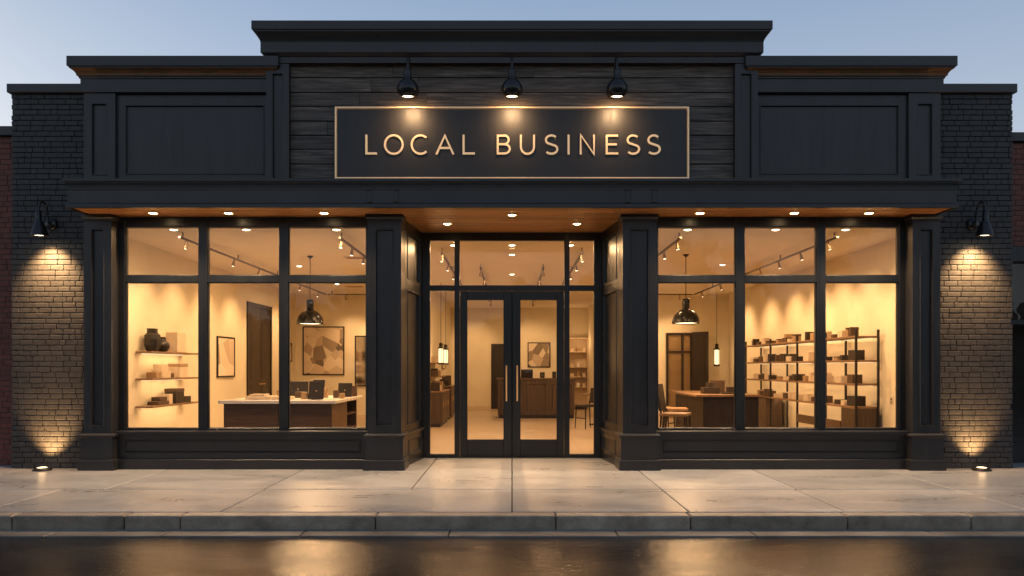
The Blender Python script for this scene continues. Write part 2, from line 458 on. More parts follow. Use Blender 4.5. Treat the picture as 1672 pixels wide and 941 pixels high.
# tower
m = MB()
zz = 4.0
planks = [Z_(y, 11) for y in (304, 292, 268, 244, 221, 198, 174, 151, 127, 100)]
for a, b in zip(planks, planks[1:]):
    cuts = sorted([-3.13] + [rnd.uniform(-2.6, 2.6) for _ in range(2)] + [3.13])
    for c, d in zip(cuts, cuts[1:]):
        if d - c > .2: m.box(c + .0015, d - .0015, rnd.uniform(-.003, .004), .03, a + .006, b - .006)
m.build('wood_cladding', M['clad'], B, .003)
m = MB(); m.box(-3.3, 3.3, .031, .4, 3.95, 5.9); m.build('cladding_backing', M['mortar'], B)
for s in SIDES:
    m = MB()
    x0, x1 = (-3.434, -3.115) if s < 0 else (3.115, 3.434)
    a0, a1 = (-3.355, -3.19) if s < 0 else (3.19, 3.355)
    m.panel(x0, x1, 3.99, 5.72, a0, a1, 4.06, 5.56, -.09, .03, .3)
    m.build('tower_pilaster', P, B)
m = MB()
prof = [(-.03, 5.69), (.018, 5.695), (.018, 5.715), (.008, 5.72), (.008, 5.775), (.03, 5.79), (.055, 5.815), (.07, 5.82), (.07, 5.96), (.078, 5.985), (.10, 6.03), (.135, 6.075),
        (.145, 6.08), (.145, 6.10), (.165, 6.105), (.165, 6.22), (-.03, 6.235)]
m.mould(3.42, -.09, .4, prof); m.build('tower_cornice', P, B)
m = MB(); m.box(-3.42, 3.42, .401, .65, 3.9, 6.15); m.build('tower_back', P, B)

# canopy: cornice + fascia + soffit
m = MB()
yf = -.47
prof = [(-.02, 3.597), (.02, 3.60), (.02, 3.648), (.008, 3.66), (0, 3.665), (0, 3.835), (.012, 3.845), (.012, 3.862), (.006, 3.868), (.01, 3.90), (.028, 3.935), (.028, 3.945), (.05, 3.95), (.05, 3.985), (-.02, 3.995)]
m.mould(5.99, yf, .1, prof)
can = m.build('canopy', P, B)
m = MB()
for s in SIDES:
    for px in (603, 647):
        x = s * -X_(px, 10.53)
        m = MB()
        m.box(x - .036, x + .036, yf - .016, yf + .01, 3.668, 3.832)
        m.box(x - .018, x + .018, yf - .026, yf - .0155, 3.672, 3.828)
        m.build('fascia_batten', P, can, .004)
m = MB(); m.box(-6.0, 6.0, yf + .018, .4, 3.96, 3.99); m.build('canopy_top', P, can)
m = MB()
y = yf + .02; k = 0
while y < 1.52:
    y1 = min(y + .19, 1.52)
    cuts = sorted([-5.95] + [rnd.uniform(-5, 5) for _ in range(5)] + [5.95]) if y < .2 else sorted([-1.75, rnd.uniform(-1.2, 1.2), 1.75])
    for c, d in zip(cuts, cuts[1:]):
        if d - c > .1: m.box(c + .001, d - .001, y + .007, y1 - .007, 3.606 + rnd.uniform(-.0015, .0015), 3.63)
    y = y1; k += 1
m.build('soffit', M['soffit'], can, .003)
m = MB(); m.box(-6.0, 6.0, yf + .018, 1.6, 3.632, 3.66); m.build('soffit_backing', M['mortar'], can)
# header above the window heads closing the shop front
for s in SIDES:
    m = MB(); m.box(1.72 * s, 6.0 * s, .301, .45, 3.48, 3.605); m.build('window_header', M['paint_dark'], B)

# lower pilasters with plinths
for s in SIDES:
    for (pa, pb) in ((6.03, 5.64), (2.03, 1.56)):
        x0, x1 = sorted((s * pa, s * pb))
        m = MB()
        w = x1 - x0
        m.panel(x0, x1, .50, 3.57, x0 + .10, x1 - .10, .62, 3.40, 0.0, .035, .42)
        pil = m.build('pilaster', P, B)
        m = MB()
        e = .035
        m.mould(w / 2, 0.0, .42, [(-.02, 0), (.055, 0), (.055, .14), (.048, .15), (.03, .155), (.03, .455), (.042, .462), (.055, .475), (.055, .495), (.048, .505), (.02, .518), (-.02, .52)], (x0 + x1) / 2)
        m.build('plinth', P, pil)
        m = MB()
        m.mould(w / 2, 0.0, .3, [(-.02, 3.50), (.008, 3.505), (.012, 3.54), (.03, 3.555), (.03, 3.60), (-.02, 3.602)], (x0 + x1) / 2)
        m.build('capital', P, pil)
    # bulkhead under window
    x0, x1 = sorted((s * 5.63, s * 2.04))
    m = MB(); m.panel(x0, x1, .145, .50, x0 + .11, x1 - .11, .225, .42, .13, .022, .40)
    bk = m.build('bulkhead', P, B)
    m = MB(); m.box(x0, x1, .085, .4, 0, .143); m.build('skirting', P, bk, .008)
    m = MB()
    m.box(x0, x1, .07, .42, .503, .545); m.box(x0, x1, .10, .125, .475, .5025)
    m.build('sill', P, bk, .008, 2)

# shop windows
def XW(px): return (px - 836) / 113.9
def ZW(py): return CZ + (600 - py) / 113.9
for s in SIDES:
    m = MB()
    vs = [(186, 204), (324, 338), (456, 470), (598, 608)]
    xs = [tuple(sorted((s * -XW(a), s * -XW(b)))) for a, b in vs]
    zs = [(.547, ZW(700)), (ZW(461), ZW(450)), (ZW(370), 3.60)]
    yA, yB = .20, .30
    for a, b in xs: m.box(a, b, yA, yB, .547, 3.60)
    xs2 = sorted(xs)
    for (a, b), (c, d) in zip(xs2, xs2[1:]):
        for z0, z1 in zs: m.box(b + .0005, c - .0005, yA + .004, yB - .004, z0, z1)
        # glazing beads
        for (z0, z1) in ((zs[0][1], zs[1][0]), (zs[1][1], zs[2][0])):
            for (q0, q1, w0, w1) in ((b + .0006, b + .014, z0 + .001, z1 - .001), (c - .014, c - .0006, z0 + .001, z1 - .001)):
                m.box(q0, q1, yA + .026, yB - .02, w0, w1)
            for w0, w1 in ((z0 + .0006, z0 + .012), (z1 - .012, z1 - .0006)):
                m.box(b + .0145, c - .0145, yA + .026, yB - .02, w0, w1)
    win = m.build('shop_window', M['paint_dark'], B, .003)
    m = MB()
    for (a, b), (c, d) in zip(xs2, xs2[1:]):
        for (z0, z1) in ((zs[0][1], zs[1][0]), (zs[1][1], zs[2][0])):
            m.add([(b + .004, .25, z0 + .004), (c - .004, .25, z0 + .004), (c - .004, .25, z1 - .004), (b + .004, .25, z1 - .004)], [(0, 1, 2, 3)])
    m.build('glass', M['glass'], win)

# entrance recess side walls (slightly splayed), panelled
YD = 1.50
for s in SIDES:
    A = Vector((s * 1.56, .425, 0)); E = Vector((s * 1.43, YD - .02, 0))
    ln = (E - A).length
    ux = (E - A).normalized() if s < 0 else (A - E).normalized()
    nrm = Vector((0, 0, 1)).cross(ux)                # local +Y, pointing into the wall
    org = A if s < 0 else E
    T = Matrix(((ux.x, nrm.x, 0, org.x), (ux.y, nrm.y, 0, org.y), (0, 0, 1, 0), (0, 0, 0, 1)))
    m = MB()
    for z0, z1, b0, b1 in ((.50, 2.70, .60, 2.60), (2.70, 3.60, 2.76, 3.45)):
        m.panel(0, ln, z0 + .001, z1 - .001, .12, ln - .12, b0, b1, 0.0, .04, .15, T)
    rw = m.build('recess_wall', M['paint_dark'], B)
    m = MB(); m.panel(0, ln, .0, .46, .12, ln - .12, .16, .38, -.02, .02, .15, T)
    m.box(0, ln, -.045, .1, .4605, .4995, T)
    m.build('recess_plinth', M['paint_dark'], rw, .004)
    m = MB()
    m.box(1.72 * s, (1.56 if 1 else 0) * s + .155 * s, .43, YD + .1, 0, 3.61)
    m.build('recess_lining', M['iwall'], B)

# entrance screen: frame, side lights, transoms
def XE(px): return (px - 836) / 102.1
def ZE(py): return CZ + (600 - py) / 102.1
m = MB()
y0, y1 = YD, YD + .09
mx = [(688, 702), (742, 750.5), (921.5, 930), (970, 984)]
for a, b in mx: m.box(XE(a), XE(b), y0, y1, 0, 3.605)
zt0, zt1, zh = ZE(475), ZE(466), ZE(393)
for (a, b), (c, d) in zip(mx, mx[1:]):
    l, r = XE(b) + .0005, XE(c) - .0005
    m.box(l, r, y0 + .003, y1 - .003, zt0, zt1); m.box(l, r, y0 + .003, y1 - .003, zh, 3.605)
    if a != 742: m.box(l, r, y0 + .003, y1 - .003, 0, .06)
m.box(XE(640), XE(688) - .001, y0 + .01, y1, 0, 3.604); m.box(XE(984) + .001, XE(1032), y0 + .01, y1, 0, 3.604)
ent = m.build('entrance_frame', M['paint_dark'], B, .004)
m = MB()
def pane(m, x0, x1, z0, z1, y): m.add([(x0, y, z0), (x1, y, z0), (x1, y, z1), (x0, y, z1)], [(0, 1, 2, 3)])
for (a, b), (c, d) in zip(mx, mx[1:]):
    l, r = XE(b) + .003, XE(c) - .003
    pane(m, l, r, zt1 + .003, zh - .003, YD + .045)
    if a != 742: pane(m, l, r, .063, zt0 - .003, YD + .045)
m.build('glass', M['glass'], ent)
for s in SIDES:
    xa, xb = (XE(751), XE(835.6)) if s < 0 else (XE(836.4), XE(921))
    ga, gb = (XE(763), XE(822)) if s < 0 else (XE(850), XE(909))
    z0, z1, gz0, gz1 = .012, zt0 - .006, ZE(718), ZE(490)
    m = MB()
    ya, yb = YD + .02, YD + .07
    m.box(xa, ga, ya, yb, z0, z1); m.box(gb, xb, ya, yb, z0, z1)
    m.box(ga + .0005, gb - .0005, ya + .001, yb - .001, z0, gz0); m.box(ga + .0005, gb - .0005, ya + .001, yb - .001, gz1, z1)
    d = m.build('entrance_door', M['paint_dark'], B, .004)
    m = MB(); pane(m, ga + .001, gb - .001, gz0 + .001, gz1 - .001, YD + .045); m.build('glass', M['glass'], d)
    hx = XE(827) if s < 0 else XE(844.5)
    m = MB()
    m.tube([(hx, ya - .055, ZE(655)), (hx, ya - .055, ZE(597))], .0125, 12)
    for zz in (ZE(648), ZE(604)): m.tube([(hx, ya + .002, zz), (hx, ya - .055, zz)], .008, 10)
    m.build('handle', M['handle'], d)
m = MB(); m.box(XE(834), XE(838), YD + .0705, YD + .085, .014, zt0 - .008); m.build('astragal', M['paint_dark'], B)
m = MB(); m.box(XE(750), XE(922), YD - .06, YD + .12, .002, .012); m.build('threshold', M['blacksteel'], B, .003)

# interior shell
IC = 3.50
m = MB()
for s in SIDES: m.box(1.725 * s, 6.1 * s, .42, YD + .10, -.1, .012)
m.box(-6.1, 6.1, YD + .1005, 16, -.1, .012)
m.build('interior_floor', M['ifloor'], B)
m = MB()
for s in SIDES: m.box(1.725 * s, 6.1 * s, .31, YD + .10, IC, IC + .1)
m.box(-6.1, 6.1, YD + .1005, 16, IC, IC + .1)
m.build('interior_ceiling', M['iceil'], B)
for nm_, b_ in (('side_wall', (-6.2, -6.1, .31, 11.1, 0, IC + .1)), ('side_wall', (6.1, 6.2, .31, 11.1, 0, IC + .1)), ('rear_wall', (-6.1, -2.2, 11, 11.1, 0, IC)),
                ('rear_wall', (2.7, 6.1, 11, 11.1, 0, IC)), ('partition_wall', (-2.2, -2.1, 7.0, 16, 0, IC)), ('partition_wall', (2.6, 2.7, 10.6, 16, 0, IC))):
    w = MB(); w.box(*b_); w.build(nm_, M['iwall'], B)
w = MB(); w.box(-2.3, 2.8, 16, 16.1, 0, IC + .1); w.build('back_wall', M['iwall'], B)
for b_ in ((-6.099, -6.085, .42, 11, .012, .11), (6.085, 6.099, .42, 11, .012, .11), (-6.08, -2.2, 10.985, 10.999, .012, .11), (2.7, 6.08, 10.985, 10.999, .012, .11), (-2.099, 2.599, 15.985, 15.999, .012, .11)):
    w = MB(); w.box(*b_); w.build('baseboard', M['boxcream'], B)
m = MB(); m.box(-6.9, 6.9, .65, 18, 3.75, 3.9); m.build('roof_deck', M['mortar'], B)
m = MB(); m.box(-6.9, 6.9, 17.9, 18, 0, 3.75); m.build('rear_facade', M['mortar'], B)

# dark tall door in the left wall
d = MB()
d.box(-6.098, -6.06, 6.95, 7.05, .012, 2.97); d.box(-6.098, -6.06, 8.65, 8.75, .012, 2.97); d.box(-6.098, -6.06, 7.051, 8.649, 2.87, 2.97)
dr = d.build('interior_door', M['darkwood'], B, .004)
d = MB()
for a, b in ((7.055, 7.84), (7.85, 8.645)):
    d.box(-6.097, -6.075, a, b, .015, 2.865)
    for z0, z1 in ((.2, 1.0), (1.15, 2.7)):
        d.box(-6.0748, -6.068, a + .12, b - .12, z0, z1)
d.build('door_leaf', M['darkwood'], dr, .003)
for yy in (7.76, 7.93):
    d = MB(); d.tube([(-6.07, yy, 1.05), (-6.02, yy, 1.05), (-6.02, yy + (-.11 if yy < 7.85 else .11), 1.05)], .011, 8)
    d.build('handle', M['brass'], dr)
# dark opening in the far back wall
d = MB(); d.box(-.72, -.64, 15.95, 15.998, .012, 2.26); d.box(.06, .14, 15.95, 15.998, .012, 2.26); d.box(-.639, .059, 15.95, 15.998, 2.18, 2.26)
dr = d.build('back_door', M['darkwood'], B, .004)
d = MB(); d.box(-.638, .058, 15.97, 15.996, .014, 2.178); d.box(-.55, -.03, 15.962, 15.9695, .2, .9); d.box(-.55, -.03, 15.962, 15.9695, 1.05, 2.05)
d.build('door_leaf', M['darkwood'], dr)
# glazed partition at the right rear wall
d = MB()
for x in (4.33, 4.76, 5.01): d.box(x, x + .06, 10.93, 10.998, .012, 2.42)
d.box(4.391, 4.759, 10.935, 10.997, 2.36, 2.419); d.box(4.821, 5.009, 10.935, 10.997, 2.36, 2.419)
d.box(4.391, 4.759, 10.935, 10.997, 1.86, 1.91); d.box(4.821, 5.009, 10.935, 10.997, 1.86, 1.91)
gp_ = d.build('glazed_partition', M['darkwood'], B, .004)
d = MB(); d.box(4.392, 4.758, 10.975, 10.99, .015, 2.358); d.box(4.822, 5.008, 10.975, 10.99, .015, 2.358)
d.build('glass', M['smoke'], gp_)
d = MB(); T = Matrix.Translation((5.075, 10.93, 0)) @ Matrix.Rotation(R(-48), 4, 'Z')
d.box(0, .52, -.045, 0, .015, 2.44, T); d.box(.1, .42, -.052, -.0455, .2, 1.7, T); d.box(.1, .42, -.052, -.0455, 1.85, 2.34, T)
d.build('open_leaf', M['darkwood'], gp_, .003)

# ------------------------------------------------------------------ sign
YS = -.07
sx, sz0, sz1 = 2.475, Z_(291, 10.88), Z_(173, 10.88)
S = thing('shop_sign', 'long dark sign board with thin rose gold edge and raised gold capital letters', 'sign', (0, YS, sz0))
H = sz1 - sz0
m = MB(); m.box(-sx + .03, sx - .03, 0, .072, .03, H - .03); m.build('board', M['signboard'], S)
m = MB()
m.box(-sx, sx, -.022, .07, 0, .021); m.box(-sx, sx, -.022, .07, H - .021, H)
m.box(-sx, -sx + .021, -.022, .07, .0215, H - .0215); m.box(sx - .021, sx, -.022, .07, .0215, H - .0215)
m.build('trim_frame', M['rosegold'], S, .004)
m = MB(); m.box(-sx - .012, sx + .012, .0, .069, -.013, -.0015); m.box(-sx - .012, sx + .012, .0, .069, H + .0015, H + .013)
m.box(-sx - .012, -sx - .001, .0, .069, -.0012, H + .0012); m.box(sx + .001, sx + .012, .0, .069, -.0012, H + .0012)
m.build('backing_edge', M['paint_dark'], S)
def arc(cx, cz, rx, rz, a0, a1, n=20):
    return [(cx + rx * math.cos(R(a0 + (a1 - a0) * i / n)), cz + rz * math.sin(R(a0 + (a1 - a0) * i / n))) for i in range(n + 1)]
def ribbon(mb, pts, w, y0, y1, closed=False):
    n = len(pts); Lf = []; Rt = []
    for i in range(n):
        p = Vector(pts[i])
        if closed: a, c = Vector(pts[i - 1]), Vector(pts[(i + 1) % n])
        else: a, c = Vector(pts[max(i - 1, 0)]), Vector(pts[min(i + 1, n - 1)])
        d1 = (p - a); d2 = (c - p)
        d1 = d1.normalized() if d1.length > 1e-6 else d2.normalized()
        d2 = d2.normalized() if d2.length > 1e-6 else d1
        n1 = Vector((-d1.y, d1.x)); n2 = Vector((-d2.y, d2.x))
        nn = (n1 + n2); nn = nn.normalized() if nn.length > 1e-6 else n1
        k = w / 2 / max(.55, nn.dot(n1))
        Lf.append(p + nn * k); Rt.append(p - nn * k)
    vs = []
    for l, r in zip(Lf, Rt): vs += [(l.x, y0, l.y), (r.x, y0, r.y), (r.x, y1, r.y), (l.x, y1, l.y)]
    fs = []
    m_ = n if closed else n - 1
    for i in range(m_):
        j = (i + 1) % n
        for k in range(4):
            k2 = (k + 1) % 4; fs.append((i * 4 + k, j * 4 + k, j * 4 + k2, i * 4 + k2))
    if not closed: fs += [(0, 1, 2, 3), ((n - 1) * 4 + 3, (n - 1) * 4 + 2, (n - 1) * 4 + 1, (n - 1) * 4)]
    mb.add(vs, fs)
def strokes(ch, w, h, t):
    e = t / 2
    if ch == 'L': return [([(e, h), (e, e), (w, e)], 0)]
    if ch == 'O': return [(arc(w / 2, h / 2, w / 2 - e, h / 2 - e * .6, 0, 360, 40)[:-1], 1)]
    if ch == 'C': return [(arc(w * .55, h / 2, w * .55 - e, h / 2 - e * .6, 48, 312, 30), 0)]
    if ch == 'A': return [([(e * .6, 0), (w / 2, h - e * .8), (w - e * .6, 0)], 0), ([(w * .22, h * .33), (w * .78, h * .33)], 0)]
    if ch == 'I': return [([(w / 2, 0), (w / 2, h)], 0)]
    if ch == 'N': return [([(e, 0), (e, h - e * .2), (w - e, e * .2), (w - e, h)], 0)]
    if ch == 'E': return [([(w, h - e), (e, h - e), (e, e), (w, e)], 0), ([(e * 2, h * .51), (w * .90, h * .51)], 0)]
    if ch == 'U': return [([(e, h)] + arc(w / 2, w / 2, w / 2 - e, w / 2 - e * .6, 180, 360, 20) + [(w - e, h)], 0)]
    if ch == 'B':
        r1 = (h * .5 - e) / 2; r2 = (h * .5 - e * .2) / 2
        top = [(e, h - e), (w * .52, h - e)] + arc(w * .52, h * .52 + r1 - 0.0, w * .40 - e, r1, 88, -90, 14)[1:] + [(e * 2, h * .52)]
        bot = [(w * .55, h * .52)] + arc(w * .55, e + (h * .52 - e) / 2, w * .45 - e, (h * .52 - e) / 2, 88, -90, 14)[1:] + [(e, e)]
        return [([(e, e * .0), (e, h)], 0), (top[1:] and [(e * 2, h - e)] + top[1:], 0), (bot[:-1] + [(e * 2, e)], 0)]
    if ch == 'S':
        r1 = (h / 2 - e) / 2 + e * .05; cx = w * .5; rx = w * .5 - e
        c1 = h - e * .7 - r1; c2 = e * .7 + r1 * 1.02
        a = arc(cx, c1, rx * .9, r1, 38, 250, 18)
        b = arc(cx, c2, rx, r1 * 1.02, 72, -142, 18)
        return [(a[:-2] + b[2:], 0)]
lets = [('L', 595.6, 614.6), ('O', 626, 658.4), ('C', 670, 699), ('A', 711, 741), ('L', 755, 775), ('B', 811, 834), ('U', 849, 873.7), ('S', 889, 912),
        ('I', 926.5, 931), ('N', 947, 972), ('E', 989.6, 1010), ('S', 1023, 1046), ('S', 1057, 1080)]
lh = 32.3 / 117.5; lz = Z_(251, 10.87) - sz0
for i, (ch, a, b) in enumerate(lets):
    m = MB(); x0 = X_(a, 10.87); ww = X_(b, 10.87) - x0
    for k, (pts, cl) in enumerate(strokes(ch, ww, lh, .0275)):
        ribbon(m, [(p[0], p[1]) for p in pts], .0275, -.022 + .0012 * k, -.005, bool(cl))
    o = m.build('letter', M['letter'], S, 0, 1, (x0, 0, lz))
    o['label'] = f'gold letter {ch}'
    # stand-off studs
    st = MB()
    px_, pz_ = strokes(ch, ww, lh, .0275)[0][0][0]
    st.tube([(min(max(px_, .019), ww - .015), -.0055, max(.012, pz_ * .9)), (min(max(px_, .019), ww - .015), .001, max(.012, pz_ * .9))], .006, 8)
    st.build('stud', M['brass'], o)

# ------------------------------------------------------------------ gooseneck lamps over the sign
def bez(pts, n=24):
    P = [Vector(p) for p in pts]; out = []
    for i in range(len(P) - 1):
        p0 = P[max(i - 1, 0)]; p1 = P[i]; p2 = P[i + 1]; p3 = P[min(i + 2, len(P) - 1)]
        for k in range(6):
            t = k / 6
            out.append(tuple(.5 * ((2 * p1) + (p2 - p0) * t + (2 * p0 - 5 * p1 + 4 * p2 - p3) * t * t + (3 * p1 - p0 - 3 * p2 + p3) * t ** 3)))
    out.append(tuple(P[-1])); return out
ROTX = Matrix.Rotation(R(90), 4, 'X')
def plate(m, r, th): m.lathe([(r, 0), (r, th * .6), (r * .9, th), (.02, th * 1.25), (.0, th * 1.25)], 28, ROTX)
def sign_lamp(loc, label):
    t = thing('sign_lamp', label, 'lamp', loc, 0, 'gooseneck spotlights over the sign')
    m = MB(); plate(m, .10, .03); m.build('back_plate', M['lampblack'], t)
    m = MB(); m.tube(bez([(0, -.03, 0), (0, -.10, .03), (0, -.14, .15), (0, -.19, .30), (0, -.27, .36), (0, -.345, .30), (0, -.365, .17)]), .02, 12)
    m.build('arm', M['lampblack'], t)
    TT = Matrix.Translation((0, -.365, -.075)) @ Matrix.Rotation(R(8), 4, 'X')
    m = MB()
    m.lathe([(.036, .25), (.047, .245), (.05, .21), (.05, .13), (.062, .115), (.085, .10), (.115, .068), (.138, .03), (.146, -.012), (.140, -.05), (.118, -.092), (.092, -.118),
             (.082, -.118), (.10, -.08), (.06, -.05)], 32, TT)
    sh = m.build('shade', M['lampblack'], t)
    m = MB(); m.lathe([(.0, -.108), (.05, -.108), (.082, -.104), (.082, -.098)], 24, TT); m.build('bulb', M['lens'], t)
    return t
sl = []
for i, (px, nm) in enumerate(((668.5, 'black globe gooseneck lamp over the word LOCAL on the sign'), (836, 'black globe gooseneck lamp over the middle of the sign'), (1005, 'black globe gooseneck lamp over the end of the word BUSINESS'))):
    x = X_(px, 10.8); loc = (x, -.004, 5.325)
    if i == 0: sl0 = sign_lamp(loc, nm)
    else: dup(sl0, loc, nm)
    lamp('SPOT', (x, -.42, 5.09), 30, (x, -.09, 4.86), (1, .60, .29), .07, 132, 1.0)
    lamp('POINT', (x, -.37, 5.105), 4.5, None, (1, .58, .27), .05)

# ------------------------------------------------------------------ barn lamps on the brick ends
def wall_lamp(loc, label):
    t = thing('wall_lamp', label, 'lamp', loc, 0, 'gooseneck lamps on the brick ends')
    m = MB(); plate(m, .085, .04); m.build('back_plate', M['lampblack'], t)
    m = MB(); m.tube(bez([(0, -.03, 0), (0, -.07, .0), (0, -.09, .10), (0, -.12, .22), (0, -.20, .275), (0, -.28, .235), (0, -.31, .11), (0, -.31, .07)]), .013, 10)
    m.build('arm', M['lampblack'], t)
    T = Matrix.Translation((0, -.31, 0)) @ Matrix.Rotation(R(4), 4, 'X')
    m = MB()
    m.lathe([(.02, .14), (.036, .135), (.041, .06), (.041, -.01), (.058, -.03), (.072, -.06), (.122, -.205), (.126, -.217), (.119, -.217), (.06, -.07), (.03, -.05)], 30, T)
    m.build('shade', M['lampblack'], t)
    m = MB(); m.lathe([(.0, -.205), (.07, -.205), (.112, -.200), (.112, -.196)], 24, T); m.build('bulb', M['lens'], t)
    return t
for s in SIDES:
    x = s * 6.60; loc = (x, .205, 3.50)
    nm = 'black gooseneck barn lamp on the %s brick end of the shop' % SN[s]
    if s < 0: wl = wall_lamp(loc, nm)
    else: dup(wl, loc, nm)
    lamp('SPOT', (x, -.09, 3.27), 380, (x, .21, 2.72), (1, .57, .25), .05, 92, 1.0)
# ground uplights
def ground_lamp(loc, label):
    t = thing('ground_light', label, 'ground light', loc, 0, 'round uplights at the brick ends')
    m = MB(); m.lathe([(.125, 0), (.125, .012), (.105, .032), (.078, .042), (.066, .042), (.066, .03)], 30); m.build('rim', M['blacksteel'], t)
    m = MB(); m.lathe([(.065, .028), (.065, .04), (.04, .046), (0, .049)], 24); m.build('lens', M['lens_soft'], t)
    return t
for s in SIDES:
    loc = (s * 6.60, -.02, .001)
    nm = 'round glowing uplight set in the pavement below the %s brick end' % SN[s]
    if s < 0: gl = ground_lamp(loc, nm)
    else: dup(gl, loc, nm)
    lamp('SPOT', (s * 6.60, -.02, .075), 170, (s * 6.60, .21, .62), (1, .55, .22), .04, 86, 1.0)
    lamp('POINT', (s * 6.60, -.03, .10), .5, None, (1, .62, .30), .05)

# ------------------------------------------------------------------ soffit downlights
def downlight(loc, label, group, soft=False):
    t = thing('recessed_light', label, 'ceiling light', loc, 0, group)
    m = MB(); m.lathe([(.075, .004), (.078, -.006), (.062, -.008), (.058, .002)], 24); m.build('trim_ring', M['brass'] if not soft else M['quartz'], t)
    m = MB(); m.lathe([(0, -.016), (.03, -.013), (.050, -.006), (.057, .002)], 20); m.build('lens', M['lens'] if soft else M['lens_bright'], t)
    return t
dl = None
zs_ = 3.600
spots = []
for px, nm in ((250, 'first from the left end'), (373, 'second from the left end'), (529, 'beside the left entrance pilaster')):
    spots.append((X_(px, 10.89), -.11, 'round lit downlight in the wooden soffit over the left window, ' + nm))
for px, nm in ((1143, 'beside the right entrance pilaster'), (1297, 'second from the right end'), (1419, 'first from the right end')):
    spots.append((X_(px, 10.89), -.11, 'round lit downlight in the wooden soffit over the right window, ' + nm))
spots += [(0, .02, 'round lit downlight in the entrance soffit, front one of three'), (-.97, .70, 'round lit downlight in the entrance soffit, left one of three'),
          (.97, .70, 'round lit downlight in the entrance soffit, right one of three')]
for x, y, nm in spots:
    if dl is None: dl = downlight((x, y, zs_), nm, 'downlights in the canopy soffit')
    else: dup(dl, (x, y, zs_), nm)
    if abs(x) < 1.5: lamp('SPOT', (x, y, zs_ - .03), 300, (x * .8, y - .6, 0), (1, .68, .40), .05, 84, 1.0)
    else: lamp('SPOT', (x, y, zs_ - .03), 310, (x, y - 1.0, 0), (1, .70, .43), .05, 128, .9)

# ------------------------------------------------------------------ interior lighting
idl = None
for (x, y, nm) in ((-4.3, 4.8, 'left room middle'), (-4.3, 8.2, 'left room rear'), (0, 3.2, 'entrance hall front'), (0, 6.2, 'entrance hall middle'), (0, 9.4, 'entrance hall rear'),
                   (4.2, 4.6, 'right room middle'), (3.4, 8.4, 'right room rear'), (0, 13.5, 'over the space behind the counter'),
                   (-5.03, .62, 'first from the left inside the left window'), (-3.95, .62, 'second from the left inside the left window'), (-2.61, .62, 'third from the left inside the left window'),
                   (2.61, .62, 'first from the left inside the right window'), (3.92, .62, 'second from the left inside the right window'), (4.96, .62, 'third from the left inside the right window'),
                   (-.98, 2.1, 'left one just inside the doors'), (0, 2.1, 'middle one just inside the doors'), (.98, 2.1, 'right one just inside the doors')):
    l = 'small round downlight in the shop ceiling, ' + nm
    if idl is None: idl = downlight((x, y, IC - .001), l, 'downlights in the shop ceiling', True)
    else: dup(idl, (x, y, IC - .001), l)
    lamp('AREA', (x, y, IC - .04), 44 if y > 3 else (20 if y < 1 else 26), (x, y, 0), WARM, .25 if y > 3 else .12)

def track(name_label, p0, p1, heads, aim, energy, group='spotlight tracks on the shop ceiling', ang=84):
    p0 = Vector(p0); p1 = Vector(p1); d = (p1 - p0); ln = d.length; d.normalize()
    t = thing('track_light', name_label, 'track light', tuple(p0), 0, group)
    m = MB(); sdir = Vector((0, 0, 1)).cross(d)
    T = Matrix(((d.x, sdir.x, 0, 0), (d.y, sdir.y, 0, 0), (0, 0, 1, 0), (0, 0, 0, 1)))
    m.box(0, ln, -.018, .018, -.025, .002, T)
    for k in range(int(ln // 2.4) + 1): m.box(.1 + k * 2.4, .14 + k * 2.4, -.006, .006, .0021, .079, T)
    m.build('rail', M['track'], t)
    for h in heads:
        q = d * h
        a = Vector(aim(p0 + q))
        pos = q + Vector((0, 0, -.085))
        dr_ = (a - (p0 + pos)).normalized()
        hv = (dr_ * .45 + Vector((0, 0, -.75))).normalized()
        rot = hv.to_track_quat('-Z', 'Y').to_matrix().to_4x4()
        T = Matrix.Translation(pos) @ rot
        m = MB(); m.tube([tuple(q + Vector((0, 0, -.025))), tuple(pos)], .010, 8)
        m.lathe([(.008, .055), (.017, .052), (.021, .024), (.028, -.04), (.032, -.068), (.028, -.068), (.023, -.03)], 18, T)
        hd = m.build('spotlight_head', M['head'], t)
        m = MB(); m.lathe([(0, -.070), (.018, -.069), (.0275, -.064), (.0275, -.060)], 14, T); m.build('lens', M['lens'], hd)
        if energy: lamp('SPOT', tuple(p0 + pos + hv * .09), energy, tuple(a), WARM, .025, ang, 1.0)
    return t
TZ = 3.42
track('long ceiling track of spotlights along the left wall of the shop', (-5.0, .75, TZ), (-5.0, 10.0, TZ), (.25, 1.1, 2.3, 3.7, 5.2, 6.7, 8.4), lambda p: (-6.1, p.y + .05, 1.9), 118)
track('long ceiling track of spotlights along the right wall of the shop', (4.9, .75, TZ), (4.9, 10.0, TZ), (.35, 1.5, 2.6, 3.7, 5.0, 6.6, 8.4), lambda p: (6.1, p.y + .05, 2.0), 150)
track('ceiling track of spotlights across the back of the left room', (-4.95, 10.0, TZ), (-2.4, 10.0, TZ), (.5, 1.25, 2.1), lambda p: (p.x, 11, 1.7), 85)
track('ceiling track of spotlights across the back of the right room', (2.8, 10.0, TZ), (4.85, 10.0, TZ), (.35, 1.0, 1.7), lambda p: (p.x, 11, 1.7), 75)
track('short ceiling track of spotlights by the right end of the left window', (-2.6, .8, TZ), (-2.6, 4.4, TZ), (.1, .9, 1.9, 3.0), lambda p: (-3.6, p.y + .1, .9), 70)
track('short ceiling track of spotlights by the left end of the right window', (2.55, .8, TZ), (2.55, 4.4, TZ), (.25, 1.3, 2.6), lambda p: (3.5, p.y + .3, .9), 45)
